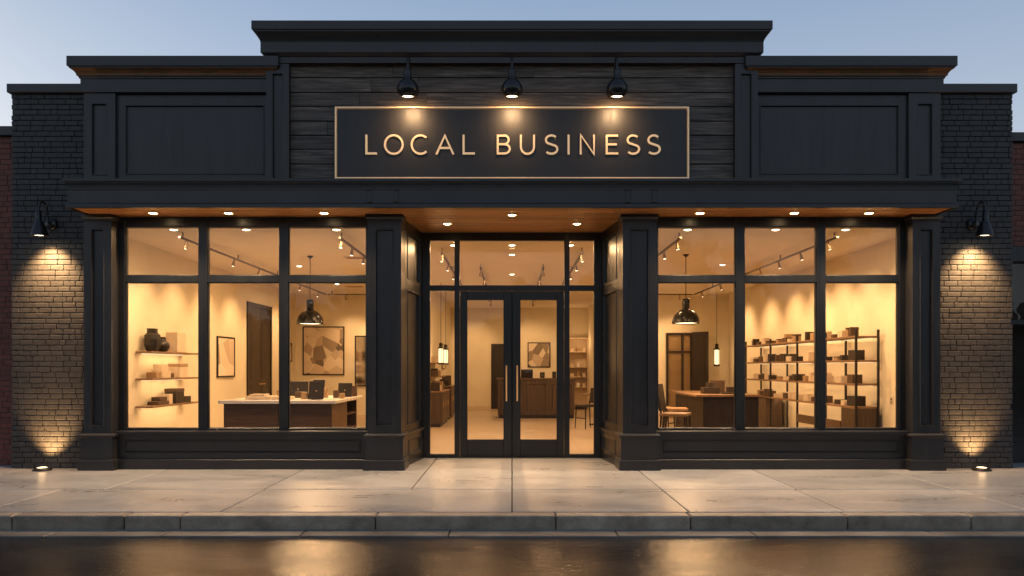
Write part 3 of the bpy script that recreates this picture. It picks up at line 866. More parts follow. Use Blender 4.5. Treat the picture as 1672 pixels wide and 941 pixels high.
for s in SIDES:
    track('ceiling track of spotlights seen through the %s transom corner of the entrance' % SN[s], (s * 1.2, 2.3, TZ), (s * 1.2, 7.5, TZ), (.15, 1.4, 2.8, 4.2), lambda p, s=s: (s * 2.2, p.y + .3, 1.3), 20)
    track('far ceiling track of spotlights left of centre in the hall' if s < 0 else 'far ceiling track of spotlights right of centre in the hall', (s * .62, 4.4, TZ), (s * .62, 12.5, TZ), (.2, 2.0, 4.0, 6.2, 7.8), lambda p, s=s: (s * 2.0, p.y + 1.2, 1.2), 16)
lamp('SPOT', (.2, 14.2, 3.3), 110, (.8, 16, 1.8), WARM, .04, 70, .9)
lamp('SPOT', (-1.2, 14.2, 3.3), 100, (-1.4, 16, 1.8), WARM, .04, 70, .9)

def pendant(loc, label):        # origin at ceiling
    t = thing('pendant_lamp', label, 'pendant lamp', loc, 0, 'black dome pendant lamps')
    m = MB(); m.lathe([(0, -.045), (.02, -.045), (.03, -.03), (.055, -.012), (.06, 0)], 24); m.build('ceiling_rose', M['blacksteel'], t)
    m = MB(); m.tube([(0, 0, -.045), (0, 0, -.84)], .007, 8); m.build('cord', M['blacksteel'], t)
    m = MB()
    m.lathe([(.02, -.80), (.062, -.805), (.066, -.84), (.066, -.985), (.085, -1.0), (.13, -1.02), (.175, -1.06), (.21, -1.11), (.235, -1.17), (.248, -1.235), (.25, -1.255),
             (.242, -1.255), (.225, -1.17), (.165, -1.07), (.06, -1.02)], 40)
    m.build('shade', M['lampblack'], t)
    m = MB(); m.lathe([(0, -1.245), (.12, -1.245), (.236, -1.240), (.236, -1.236)], 32); m.build('diffuser', M['lens_soft'], t)
    return t
pl = pendant((-3.72, 3.4, IC), 'black dome pendant lamp above the white topped counter in the left window')
dup(pl, (3.16, 3.2, IC), 'black dome pendant lamp above the dark counter in the right window')
for x, y in ((-3.72, 3.4), (3.16, 3.2)): lamp('AREA', (x, y, IC - 1.28), 55, (x, y, 0), WARM, .42)

# glass lantern near right rear wall
def lantern(loc, label, drop, group=None, sc_=1.0):
    t = thing('lantern', label, 'lantern', loc, 0, group)
    m = MB(); m.tube([(0, 0, 0), (0, 0, -drop + .6 * sc_)], .006, 8); m.build('cord', M['blacksteel'], t)
    m = MB(); m.lathe([(.015, -drop + .62 * sc_), (.05 * sc_, -drop + .60 * sc_), (.05 * sc_, -drop + .50 * sc_), (.085 * sc_, -drop + .48 * sc_), (.085 * sc_, -drop + .45 * sc_), (0, -drop + .45 * sc_)], 20)
    m.lathe([(0, -drop), (.085 * sc_, -drop), (.085 * sc_, -drop + .05 * sc_), (0, -drop + .05 * sc_)], 20)
    for k in range(4):
        a = k * math.pi / 2 + .4; m.tube([(.08 * sc_ * math.cos(a), .08 * sc_ * math.sin(a), -drop + .05 * sc_), (.08 * sc_ * math.cos(a), .08 * sc_ * math.sin(a), -drop + .45 * sc_)], .005, 6)
    m.build('cage', M['blacksteel'], t)
    m = MB(); m.lathe([(0, -drop + .052 * sc_), (.066 * sc_, -drop + .052 * sc_), (.066 * sc_, -drop + .448 * sc_), (0, -drop + .448 * sc_)], 20); m.build('glowing_glass', M['lantern_glass'], t)
    lamp('POINT', (loc[0], loc[1] - .13, loc[2] - drop + .25 * sc_), 6, None, WARM, .06)
    return t
lantern((5.62, 10.45, IC), 'glowing cylindrical glass lantern hanging by the right rear wall', 2.02)
lantern((-1.72, 7.9, IC), 'glowing glass lantern over the display cabinet, nearest the entrance', 1.98, 'lanterns over the display cabinets', .85)
lantern((-1.72, 9.3, IC), 'glowing glass lantern over the display cabinet, second from the entrance', 1.98, 'lanterns over the display cabinets', .85)

# ceiling vents
for (x, y, nm) in ((-2.9, 3.6, 'slatted metal air vent in the ceiling behind the left window'), (2.1, 3.4, 'slatted metal air vent in the ceiling behind the right window'), (-4.0, 8.8, 'slatted metal air vent far back in the left room ceiling')):
    t = thing('ceiling_vent', nm, 'air vent', (x, y, IC), 0, 'air vents in the shop ceiling')
    m = MB()
    m.box(-.22, .22, -.14, -.115, -.012, -.001); m.box(-.22, .22, .115, .14, -.012, -.001); m.box(-.22, -.195, -.1145, .1145, -.012, -.001); m.box(.195, .22, -.1145, .1145, -.012, -.001)
    m.build('frame', M['boxcream'], t)
    m = MB()
    for k in range(6): m.box(-.194, .194, -.105 + k * .038, -.085 + k * .038, -.010, -.002)
    m.build('slats', M['boxtan'], t)

# ------------------------------------------------------------------ furniture and goods
def box_obj(name, x0, x1, y0, y1, z0, z1, m, label, cat, group=None, lid=None, rz=0, bev=.004):
    cx, cy = (x0 + x1) / 2, (y0 + y1) / 2
    t = MB(); t.box(x0 - cx, x1 - cx, y0 - cy, y1 - cy, 0, (z1 - z0) * (.78 if lid else 1) - (.001 if lid else 0))
    if lid is not None:
        o = thing(name, label, cat, (cx, cy, z0), rz, group)
        t.build('box_body', m, o, bev)
        l = MB(); e = .004; l.box(x0 - cx - e, x1 - cx + e, y0 - cy - e, y1 - cy + e, (z1 - z0) * .78, z1 - z0); l.build('lid', lid, o, bev)
        return o
    o = t.build(name, m, None, bev); o.location = (cx, cy, z0); o.rotation_euler.z = rz
    return tag(o, label, cat, group)

# left wall shelves
shz = [(1.71, 'top'), (1.27, 'middle'), (.82, 'bottom')]
for z, nm in shz:
    m = MB(); m.box(-6.084, -5.80, 1.62, 3.45, z - .03, z)
    t = m.build('wall_shelf', M['oak'], None, .004); tag(t, f'floating wooden shelf on the left wall, {nm} one of three', 'shelf', 'floating shelves on the left wall')
    m = MB(); m.box(-6.05, -6.02, 1.75, 3.3, z - .045, z - .031); m.build('light_strip', M['strip'], t)
    l = bpy.data.lights.new('strip_light', 'AREA'); l.shape = 'RECTANGLE'; l.size = .03; l.size_y = 1.5; l.energy = 4.4; l.color = WARM
    o = bpy.data.objects.new('strip_light', l); col.objects.link(o); o.location = (-5.93, 2.52, z - .05); o.rotation_euler = (0, R(20), 0)
def vase(loc, prof, label, m, handle=False, n=28, rot=0):
    t = MB(); t.lathe(prof, n, None, n > 10)
    o = t.build('vase', m); o.location = loc; o.rotation_euler.z = rot; tag(o, label, 'vase', 'dark vases on the left top shelf')
    if handle:
        h = MB(); h.tube(bez([(.0, .055, .21), (.0, .115, .235), (.0, .14, .17), (.0, .118, .125)]), .011, 8); h.build('handle', m, o)
    return o
vase((-5.92, 1.86, 1.712), [(0, 0), (.085, 0), (.10, .02), (.128, .10), (.135, .20), (.125, .27), (.085, .305), (.085, .36), (.092, .375), (.075, .375), (.07, .31)], 'tall faceted black vase on the top left shelf', M['vase'], False, 8, .2)
vase((-5.93, 2.24, 1.712), [(0, 0), (.05, 0), (.09, .02), (.12, .075), (.125, .11), (.11, .155), (.06, .195), (.042, .21), (.042, .24), (.052, .25), (.036, .25), (.032, .21)], 'round dark jug with small handle on the top left shelf', M['vase'], True)
box_obj('carton', -6.03, -5.83, 2.62, 2.98, 1.712, 2.06, M['boxcream'], 'tall cream carton at the far end of the top left shelf', 'carton')
G = 'boxes on the left wall shelves'
box_obj('gift_box', -6.02, -5.85, 1.86, 2.02, 1.272, 1.37, M['boxtan'], 'small tan box at the near end of the middle left shelf', 'box', G)
box_obj('gift_box', -6.03, -5.84, 2.06, 2.38, 1.272, 1.40, M['boxcream'], 'cream box under another on the middle left shelf', 'box', G)
box_obj('gift_box', -6.02, -5.86, 2.10, 2.33, 1.403, 1.50, M['boxcream'], 'cream box on top of its stack on the middle left shelf', 'box', G)
box_obj('gift_box', -6.0, -5.86, 2.43, 2.56, 1.272, 1.35, M['boxbrown'], 'small dark brown box between the stacks on the middle left shelf', 'box', G)
box_obj('gift_box', -6.03, -5.83, 2.70, 3.05, 1.272, 1.515, M['boxcream'], 'large cream box with lid at the far end of the middle left shelf', 'box', G, M['boxtan'])
box_obj('gift_box', -6.02, -5.84, 1.90, 2.32, .822, .885, M['boxbrown'], 'flat dark brown box at the near end of the bottom left shelf', 'box', G)
box_obj('gift_box', -6.01, -5.86, 2.02, 2.28, .888, .955, M['boxbrown'], 'dark brown box stacked on the flat one on the bottom left shelf', 'box', G)
box_obj('gift_box', -6.0, -5.86, 2.36, 2.50, .822, .99, M['boxcream'], 'upright cream box on the bottom left shelf', 'box', G)
box_obj('gift_box', -6.03, -5.83, 2.56, 2.90, .822, 1.08, M['boxdark'], 'large espresso box on the bottom left shelf', 'box', G, M['boxbrown'])
box_obj('gift_box', -6.02, -5.84, 2.93, 3.22, .822, .93, M['boxdark'], 'low espresso box at the far end of the bottom left shelf', 'box', G)

# pictures
def picture(loc, w, h, label, am, rz=0, mirror=False, name='framed_picture', cat='picture', fm=None):
    t = thing(name, label, cat, loc, rz)         # origin bottom centre, on wall facing -Y
    m = MB(); b = .03
    m.box(-w / 2, -w / 2 + b, -.035, 0, 0, h); m.box(w / 2 - b, w / 2, -.035, 0, 0, h)
    m.box(-w / 2 + b + .0005, w / 2 - b - .0005, -.034, 0, 0, b); m.box(-w / 2 + b + .0005, w / 2 - b - .0005, -.034, 0, h - b, h)
    m.build('frame', fm or M['blacksteel'], t, .003)
    m = MB(); m.box(-w / 2 + b + .001, w / 2 - b - .001, -.02, -.002, b + .001, h - b - .001)
    m.build('mirror_glass' if mirror else 'canvas', am, t)
    return t
picture((-5.30, 10.998, 1.23), 1.17, 1.37, 'large framed abstract of pale and brown facets on the rear wall of the left room', art_mat('abstract_facets', 3.1, 3.1, 2.9, .14))
picture((-6.098, 5.62, 1.24), 1.0, .86, 'framed abstract print of pale and dark arcs on the left wall', art_mat('abstract_arcs', 7.7, 1.7, 2.0, .3, .8), R(90))
picture((-6.098, 10.35, 1.6), .42, .52, 'small framed print in the far corner of the left wall', art_mat('abstract_small', 5.2, 3.5, 4.2, .3), R(90))
picture((-4.02, 10.998, .92), .80, 1.42, 'tall dark framed mirror on the rear wall behind the left counter', M['mirror'], 0, True, 'wall_mirror', 'mirror')
picture((.93, 15.998, 1.45), .78, .86, 'square framed abstract on the back wall above the reception counter', art_mat('abstract_wave', 9.3, 2.6, 2.4, .2))
picture((-2.098, 12.8, 1.40), 1.1, .75, 'pale framed print on the partition beyond the display cabinets', art_mat('abstract_pale', 1.3, 3.5, 3.5, .4), R(90), fm=M['boxtan'])

# left counter with white top
t = thing('display_counter', 'long walnut counter with white stone top in the left window', 'counter', (-3.71, 2.5, .012))
m = MB(); m.box(-.95, .92, -1.12, 1.12, .86, .91); m.build('counter_top', M['quartz'], t, .004)
m = MB(); m.box(-.88, -.01, -1.06, 1.04, 0, .859); m.box(.0, .84, -1.06, .10, 0, .859)
m.build('cabinet', M['walnut'], t, .003)
m = MB(); m.box(.0, .82, .101, .13, 0, .858); m.box(.0, .82, 1.01, 1.04, 0, .858)
for z in (.06, .34, .6): m.box(.0, .82, .1305, 1.0095, z, z + .025)
m.build('open_shelves', M['walnut'], t)
CT = .923
G = 'tablets and screens on the left counter'
def tablet(loc, w, h, label, rz=0, group=None, name='tablet_stand', tilt=12):
    t = thing(name, label, 'screen', loc, rz, group)
    T = Matrix.Translation((0, 0, .012)) @ Matrix.Rotation(R(-tilt), 4, 'X')
    m = MB(); m.box(-w / 2, w / 2, -.008, .008, 0, h, T); m.build('screen_panel', M['screen'], t, .004)
    m = MB(); m.box(-w * .3, w * .3, -.02, .16, 0, .011); m.box(-.03, .03, .075, .09, .0112, h * .55); m.build('stand', M['blacksteel'], t, .002)
    m = MB(); m.lathe([(0, 0), (.010, 0), (.010, .003), (0, .003)], 12, T @ Matrix.Translation((0, -.0082, h * .45)) @ Matrix.Rotation(R(90), 4, 'X')); m.build('badge', M['brass'], t)
    return t
def CW(px, py, z): # point on a horizontal plane z seen at a pixel: returns x, y
    s = (py - 600) / (CZ - z); d = F / s; return X_(px, d), d - D0
tablet((-3.19, 1.72, CT), .245, .295, 'black upright tablet stand nearest the window on the left counter', 0, G)
tablet((-3.85, 3.05, CT), .36, .27, 'wide black screen behind the mullion on the left counter', R(8), G)
tablet((-3.50, 3.1, CT), .22, .30, 'narrow black screen right of the mullion on the left counter', R(-6), G)
tablet((-2.98, 2.9, CT), .26, .24, 'black screen with brass dot near the far right of the left counter', R(-10), G)
G = 'goods on the left counter'
for (a, b, c, d_, z0, z1, mm, nm) in (
        (-4.35, -3.95, 1.75, 2.1, CT, CT + .055, 'boxcream', 'wide flat cream box on the left end of the white counter'),
        (-3.92, -3.62, 1.72, 2.0, CT, CT + .05, 'boxcream', 'second flat cream box beside the mullion on the white counter'),
        (-4.46, -4.28, 2.25, 2.45, CT, CT + .06, 'boxtan', 'low tan box near the back left of the white counter'),
        (-4.02, -3.88, 2.35, 2.5, CT, CT + .13, 'boxtan', 'upright tan box left of the mullion on the white counter'),
        (-3.50, -3.42, 1.95, 2.05, CT, CT + .11, 'boxtan', 'small tan box left of the tablet on the white counter'),
        (-3.40, -3.30, 1.98, 2.12, CT, CT + .09, 'boxdark', 'small black box left of the tablet on the white counter'),
        (-4.30, -4.05, 1.80, 2.05, CT + .058, CT + .085, 'boxcream', 'thin cream folder on the wide flat box on the white counter'),
        (-3.75, -3.60, 2.5, 2.7, CT, CT + .10, 'boxbrown', 'brown box behind the mullion on the white counter'),
        (-3.30, -3.22, 2.6, 2.7, CT, CT + .16, 'boxtan', 'upright tan box behind the tablet on the white counter'),
        (-3.08, -3.00, 2.45, 2.55, CT, CT + .13, 'boxbrown', 'small upright brown box right of the tablet on the white counter'),
        (-2.92, -2.84, 2.2, 2.3, CT, CT + .09, 'boxtan', 'small tan box on the right edge of the white counter'),
        (-2.96, -2.84, 3.2, 3.35, CT, CT + .19, 'boxbrown', 'tall brown box on the far right corner of the white counter')):
    box_obj('display_box', a, b, c, d_, z0, z1, M[mm], nm, 'box', G)

def chair(loc, rz, label, group=None, sh=.46, m_back=None, m_seat=None, bh=.42):
    t = thing('side_chair', label, 'chair', loc, rz, group)      # faces -Y
    m = MB(); m.box(-.22, .22, -.22, .22, sh - .05, sh); m.build('seat', m_seat or M['seatwood'], t, .018, 2)
    T = Matrix.Translation((0, .205, sh + .03)) @ Matrix.Rotation(R(-9), 4, 'X')
    m = MB(); m.box(-.215, .215, -.018, .018, .0, bh, T); m.build('backrest', m_back or M['leather'], t, .014, 2)
    for sx_ in SIDES:
        m = MB(); m.tube([(sx_ * .19, -.19, sh - .05), (sx_ * .21, -.21, 0)], [.017, .012], 10); m.build('leg', M['darkwood'], t)
        m = MB(); m.tube([(sx_ * .19, .195, sh + .06), (sx_ * .19, .19, sh - .06), (sx_ * .21, .23, 0)], [.015, .017, .012], 10); m.build('leg', M['darkwood'], t)
    m = MB(); m.box(-.185, .185, -.196, -.18, sh * .42, sh * .42 + .02); m.build('stretcher', M['darkwood'], t)
    return t
chair((-2.25, 3.3, .012), R(-90), 'dark chair beside the open end of the left counter', None, .5, M['leather'], M['seatwood'], .48)
GC = 'high chairs at the right counter'
chair((2.66, 1.72, .012), R(66), 'high dark backed chair with tan seat closest to the right window', GC, .70, M['leather'], M['seatwood'], .44)
chair((2.98, 3.3, .012), R(82), 'high chair with low backrest tucked by the dark counter', GC, .70, M['leather'], M['seatwood'], .10)
chair((3.15, 5.4, .012), R(60), 'leather chair farther back in the right room', None, .62, M['leather'], M['seatwood'], .5)

# right counter
t = thing('display_counter', 'dark espresso counter with thin wooden top in the right window', 'counter', (3.93, 4.3, .012))
m = MB(); m.box(-.62, .56, -1.25, 1.25, .905, .945); m.build('counter_top', M['oak'], t, .004)
m = MB(); m.box(-.48, .52, -1.2, 1.2, 0, .904); m.build('cabinet', M['darkwood'], t, .004)
m = MB(); m.box(-.44, .48, -1.212, -1.2005, .08, .86); m.build('front_panel', M['darkwood'], t, .004)
CT2 = .958
G = 'goods on the right counter'
for (a, b, c, d_, z0, z1, mm, nm) in (
        (3.56, 3.86, 3.5, 3.75, CT2, CT2 + .12, 'boxdark', 'wide black box on the left of the dark counter'),
        (3.64, 3.76, 3.55, 3.67, CT2 + .123, CT2 + .21, 'boxdark', 'small black box on top of the wide one on the dark counter'),
        (3.88, 4.10, 4.05, 4.3, CT2, CT2 + .24, 'boxbrown', 'large brown box in the middle of the dark counter'),
        (4.08, 4.22, 3.75, 3.9, CT2, CT2 + .12, 'boxdark', 'small espresso box right of the large brown one on the dark counter'),
        (3.88, 4.12, 3.4, 3.55, CT2, CT2 + .03, 'boxdark', 'flat black tray at the front of the dark counter'),
        (4.30, 4.42, 3.8, 4.0, CT2, CT2 + .13, 'boxbrown', 'brown box right of the mullion on the dark counter')):
    box_obj('display_box', a, b, c, d_, z0, z1, M[mm], nm, 'box', G)

# right wall rack
RX0, RX1 = 5.64, 6.04
bays = [1.85, 3.1, 4.5, 6.1, 7.9]
t = thing('shelving_rack', 'long dark steel rack with four wooden shelves along the right wall', 'shelving', ((RX0 + RX1) / 2, bays[0], .012))
m = MB(); ox, oy = (RX0 + RX1) / 2, bays[0]
for k, y in enumerate(bays):
    o = MB(); o.box(RX0 - ox, RX0 - ox + .035, y - oy - .018, y - oy + .018, 0, 2.06); o.build('post', M['blacksteel'], t, .003)
    o = MB(); o.box(RX1 - ox - .035, RX1 - ox, y - oy - .018, y - oy + .018, 0, 2.06); o.build('post', M['blacksteel'], t, .003)
lv = [(1.97, 'top'), (1.57, 'second'), (1.18, 'third'), (.80, 'bottom')]
for z, nm in lv:
    o = MB()
    for a, b in zip(bays, bays[1:]): o.box(RX0 - ox + .003, RX1 - ox - .003, a - oy + .019, b - oy - .019, z - .045, z - .012)
    sh = o.build('shelf', M['oak'], t, .004)
    o = MB()
    for a, b in zip(bays, bays[1:]): o.box(RX1 - ox - .09, RX1 - ox - .06, a - oy + .1, b - oy - .1, z - .056, z - .0455)
    o.build('light_strip', M['strip'], sh)
    l = bpy.data.lights.new('strip_light', 'AREA'); l.shape = 'RECTANGLE'; l.size = .03; l.size_y = 5.8; l.energy = 12; l.color = WARM
    q = bpy.data.objects.new('strip_light', l); col.objects.link(q); q.location = (RX1 - .17, 4.87, z - .05); q.rotation_euler = (0, R(-20), 0)
o = MB(); o.box(RX0 - ox + .002, RX1 - ox - .002, .02, .55, .02, .753); cab = o.build('base_cabinet', M['walnut_v'], t, .004)
o = MB(); o.box(RX0 - ox - .004, RX0 - ox + .016, .57, 2.63, .36, .52); o.box(RX0 - ox + .0165, RX1 - ox - .04, .57, 2.63, .36, .385); o.build('lower_rail', M['walnut'], t, .003)
o = MB(); o.box(RX0 - ox, RX1 - ox - .04, 4.5, 6.03, .02, .74); o.build('base_cabinet', M['walnut_v'], t, .004)
bayn = ['nearest bay', 'second bay', 'third bay', 'farthest bay']
orn = ['first', 'second', 'third', 'fourth', 'fifth']
kinds = [('boxcream', 'cream'), ('boxtan', 'tan'), ('boxbrown', 'brown'), ('boxdark', 'espresso')]
r2 = random.Random(23)
for zi, (z, ln_) in enumerate(lv):
    for bi, (a, b) in enumerate(zip(bays, bays[1:])):
        y = a + .16 + r2.random() * .1; n = 0
        near_dark = bi == 0
        while y < b - .2 and n < 5:
            w = r2.uniform(.08, .23); h = r2.uniform(.06, .15)
            if n == 0 and bi == 0: w, h = .26, (.16, .17, .15, .17)[zi]
            if r2.random() < .22: w, h = r2.uniform(.06, .09), r2.uniform(.13, .19)
            if y + w > b - .06: break
            wts = (1, 1, 3, 4) if n == 0 else (6, 3, 3, 1)
            mk, cn = r2.choices(kinds, wts)[0]
            dp = r2.uniform(.12, .22); x0 = RX0 + r2.uniform(.03, .08)
            sz = 'tall' if h > w * 1.2 else ('low' if h < w * .5 else 'squarish')
            box_obj('gift_box', x0, x0 + dp, y, y + w, z, z + h, M[mk], f'{sz} {cn} box on the {ln_} rack shelf in the {bayn[bi]}, {orn[n]} from the window', 'box',
                    'boxes on the right wall rack', M['boxbrown'] if (mk == 'boxtan' and r2.random() < .4) else None, r2.uniform(-.08, .08))
            if w > .2 and r2.random() < .45 and h < .17:
                h2 = r2.uniform(.05, .09); mk2, cn2 = r2.choice(kinds)
                box_obj('gift_box', x0 + .02, x0 + dp - .02, y + .03, y + w - .04, z + h + .0015, z + h + h2, M[mk2], f'small {cn2} box stacked on the {orn[n]} box, {ln_} rack shelf, {bayn[bi]}', 'box', 'boxes on the right wall rack')
            y += w + r2.uniform(.02, .24); n += 1
# wall socket
t = thing('wall_socket', 'small wall socket low on the right wall beside the rack', 'socket', (6.098, 1.55, .85))
m = MB(); m.box(-.008, 0, -.045, .045, 0, .12); m.build('cover_plate', M['plastic'], t, .003)
m = MB(); m.box(-.0095, -.0083, -.02, .02, .02, .05); m.box(-.0095, -.0083, -.02, .02, .07, .10); m.build('outlet', M['boxbrown'], t)

# reception counter
t = thing('reception_counter', 'walnut panelled reception counter facing the entrance doors', 'counter', (.68, 11.3, .012))
m = MB(); m.box(-1.12, 1.12, -.36, .36, 1.09, 1.13); m.build('counter_top', M['walnut'], t, .004)
m = MB()
for k in range(3): m.panel(-1.08 + k * .72, -1.08 + (k + 1) * .72 - .004, .1, 1.089, -1.0 + k * .72, -1.08 + (k + 1) * .72 - .08, .2, .98, -.33, .015, .3)
m.build('front_panels', M['walnut_v'], t)
m = MB(); m.box(-1.06, 1.06, -.30, .3, 0, .099); m.build('kick_plate', M['darkwood'], t)
def laptop(loc, label, rz=0):
    t = thing('laptop', label, 'laptop', loc, rz)
    m = MB(); m.box(-.17, .17, -.0, .24, 0, .014); m.build('keyboard_base', M['blacksteel'], t, .003)
    m = MB(); m.box(-.17, .17, -.006, .006, 0, .235, Matrix.Translation((0, .0, .016)) @ Matrix.Rotation(R(10), 4, 'X')); m.build('screen_lid', M['screen'], t, .004)
    return t
laptop((.42, 11.12, 1.144), 'open black laptop on the reception counter', .1)
tablet((.86, 11.2, 1.144), .14, .16, 'small black tablet on the reception counter', -.15)
box_obj('card_holder', 1.14, 1.25, 11.1, 11.2, 1.144, 1.33, M['boxdark'], 'upright dark card holder right of the tablet on the reception counter', 'card holder')
box_obj('card_holder', 1.34, 1.42, 11.1, 11.2, 1.144, 1.26, M['boxbrown'], 'short brown card holder at the right end of the reception counter', 'card holder')

# display cabinets and shelves along the partition
for i, (y0, y1, h, nm) in enumerate(((7.75, 9.9, .86, 'nearest the entrance'), (10.5, 12.2, .92, 'farther from the entrance'))):
    t = thing('display_cabinet', 'low walnut display cabinet along the hall partition, ' + nm, 'cabinet', (-2.085, y0, .012), 0, 'display cabinets along the hall partition')
    m = MB(); m.box(0, .44, 0, y1 - y0, h - .03, h); m.build('cabinet_top', M['oak'], t, .003)
    m = MB(); m.box(0, .40, .02, y1 - y0 - .02, .08, h - .031); m.build('body', M['walnut_v'], t, .003)
    n = 3
    for k in range(n):
        a = .04 + k * (y1 - y0 - .08) / n
        m = MB(); m.box(.4005, .415, a + .01, a + (y1 - y0 - .08) / n - .01, .1, h - .05); d = m.build('cabinet_door', M['walnut_v'], t, .003)
        m = MB(); m.tube([(.43, a + .08, h * .55), (.43, a + .08, h * .7)], .007, 6); m.build('handle', M['brass'], d)
    m = MB(); m.box(0.02, .36, .05, y1 - y0 - .05, 0, .079); m.build('plinth', M['darkwood'], t)
for z, nm in ((1.22, 'lower'), (1.58, 'upper')):
    m = MB(); m.box(-2.098, -1.82, 7.9, 10.4, z - .025, z); o = m.build('wall_shelf', M['oak'], None, .003)
    tag(o, f'{nm} wooden shelf on the hall partition above the display cabinet', 'shelf', 'shelves on the hall partition')
G = 'small goods along the hall partition'
cnt = 0
for (y, z, w, h, mk, cn, pos) in ((7.95, .873, .16, .20, 'boxdark', 'black', 'near end of the display cabinet'), (8.35, .873, .2, .13, 'boxcream', 'cream', 'middle of the display cabinet'),
                                  (8.8, .873, .18, .22, 'boxtan', 'tan', 'middle of the display cabinet'), (9.3, .873, .22, .14, 'boxbrown', 'brown', 'far end of the display cabinet'),
                                  (8.1, 1.221, .14, .16, 'boxbrown', 'brown', 'near end of the lower partition shelf'), (8.5, 1.221, .12, .2, 'boxdark', 'black', 'lower partition shelf'), (9.2, 1.221, .2, .15, 'boxtan', 'tan', 'far end of the lower partition shelf'),
                                  (8.6, 1.581, .16, .14, 'boxcream', 'cream', 'middle of the upper partition shelf'), (9.5, 1.581, .2, .12, 'boxbrown', 'brown', 'far end of the upper partition shelf'),
                                  (10.8, .933, .2, .18, 'boxdark', 'black', 'near end of the second display cabinet'), (11.5, .933, .16, .28, 'boxbrown', 'brown', 'far end of the second display cabinet')):
    box_obj('display_box', -2.02, -1.86 if z > 1 else -1.76, y, y + w, z, z + h, M[mk], f'{cn} box on the {pos}', 'box', G)

# back shelf unit, right of hall
t = thing('display_shelves', 'tall pale shelf unit with small goods at the back right of the hall', 'shelving', (2.25, 15.8, .012))
m = MB(); m.box(-.36, -.335, -.18, .18, 0, 2.45); m.box(.318, .343, -.18, .18, 0, 2.45); m.box(-.3345, .3175, .16, .18, 0, 2.45); m.build('carcass', M['boxcream'], t)
m = MB()
for z in (.1, .75, 1.1, 1.43, 1.95, 2.42): m.box(-.3345, .3175, -.18, .1595, z, z + .025)
m.build('shelves', M['boxcream'], t)
lamp('POINT', (2.22, 15.2, 2.3), 9, None, WARM, .08)  # point light added to brighten the shelf unit; no fixture here
k = 0
for z, nm in ((.787, 'lowest'), (1.137, 'second'), (1.467, 'third'), (1.987, 'top')):
    for dx, c, cn, w, h in ((-.26, 'boxcream', 'cream', .12, .1), (-.04, 'boxtan' if k % 2 else 'quartz', 'tan' if k % 2 else 'white', .1, .14), (.16, 'boxcream', 'cream', .1, .12)):
        box_obj('jar', 2.25 + dx, 2.25 + dx + w, 15.66, 15.8, z, z + h, M[c], f'small {cn} jar on the {nm} open shelf of the hall unit, ' + ('left' if dx < -.1 else 'middle' if dx < .1 else 'right'), 'jar', 'jars on the hall shelf unit')
    k += 1
chair((1.78, 7.4, .012), R(-60), 'leather armless chair inside the right side light of the entrance', None, .56, M['leather'], M['leather'], .36)
t = thing('side_table', 'small round wooden table behind the chair right of the reception counter', 'table', (2.15, 8.6, .012))
m = MB(); m.lathe([(0, .74), (.36, .74), (.37, .755), (.36, .775), (0, .775)], 32); m.build('table_top', M['oak'], t)
m = MB(); m.lathe([(.22, 0), (.22, .015), (.035, .04), (.03, .74)], 20); m.build('pedestal', M['blacksteel'], t)

# ------------------------------------------------------------------ neighbours
def neighbour(s):
    nm = 'left' if s < 0 else 'right'
    y0 = .55 if s < 0 else .85
    lab = 'red brick neighbour with dark coping at the left edge' if s < 0 else 'red brick neighbour with dark glazed shopfront at the right edge'
    t = thing('brick_building', lab, 'building', (s * 7.23, y0, 0), 0)
    zb = 0 if s < 0 else 3.28
    xa, xb = (-4.0, -.01) if s < 0 else (.01, 4.0)
    w = bricks(xa, xb, zb, 4.86, 0, .05, .2, .078, .010, seed=31 + s).build('brick_wall', M['redbrick'], t, .003)
    m = MB(); m.box(xa, xb, .008, .4, zb, 4.86); m.build('mortar_bed', M['redmortar'], w)
    m = MB(); m.box(xa - .05, xb + .05, -.06, .5, 4.865, 5.0); m.build('coping', M['coping'], t, .006)
    m = MB(); m.box(xa, xb, .41, 14, 0, 4.86); m.build('rear_block', M['redmortar'], t)
    if s > 0:
        m = MB()
        m.box(.01, 4, -.05, .4, 3.05, 3.275); m.box(.01, .10, 0, .2, 0, 3.049); m.box(1.2, 1.3, 0, .2, 0, 3.049); m.box(2.6, 2.7, 0, .2, 0, 3.049)
        for a, b in ((.101, 1.199), (1.301, 2.599)): m.box(a, b, .02, .18, 2.1, 2.17); m.box(a, b, .02, .18, 0, .3)
        f = m.build('shopfront_frame', M['paint_dark'], t, .004)
        m = MB(); pane(m, .1, 2.6, .3, 3.05, .10); m.build('glass', M['glass'], f)
        m = MB(); m.box(.01, 4, .38, .41, 0, 3.27); m.build('dim_interior', M['dim_room'], t)
        m = MB(); m.lathe([(0, 0), (.05, 0), (.05, -.02), (0, -.02)], 16, Matrix.Translation((.35, .25, 2.85))); m.build('ceiling_spot', M['lens'], t)
    return t
neighbour(-1); neighbour(1)

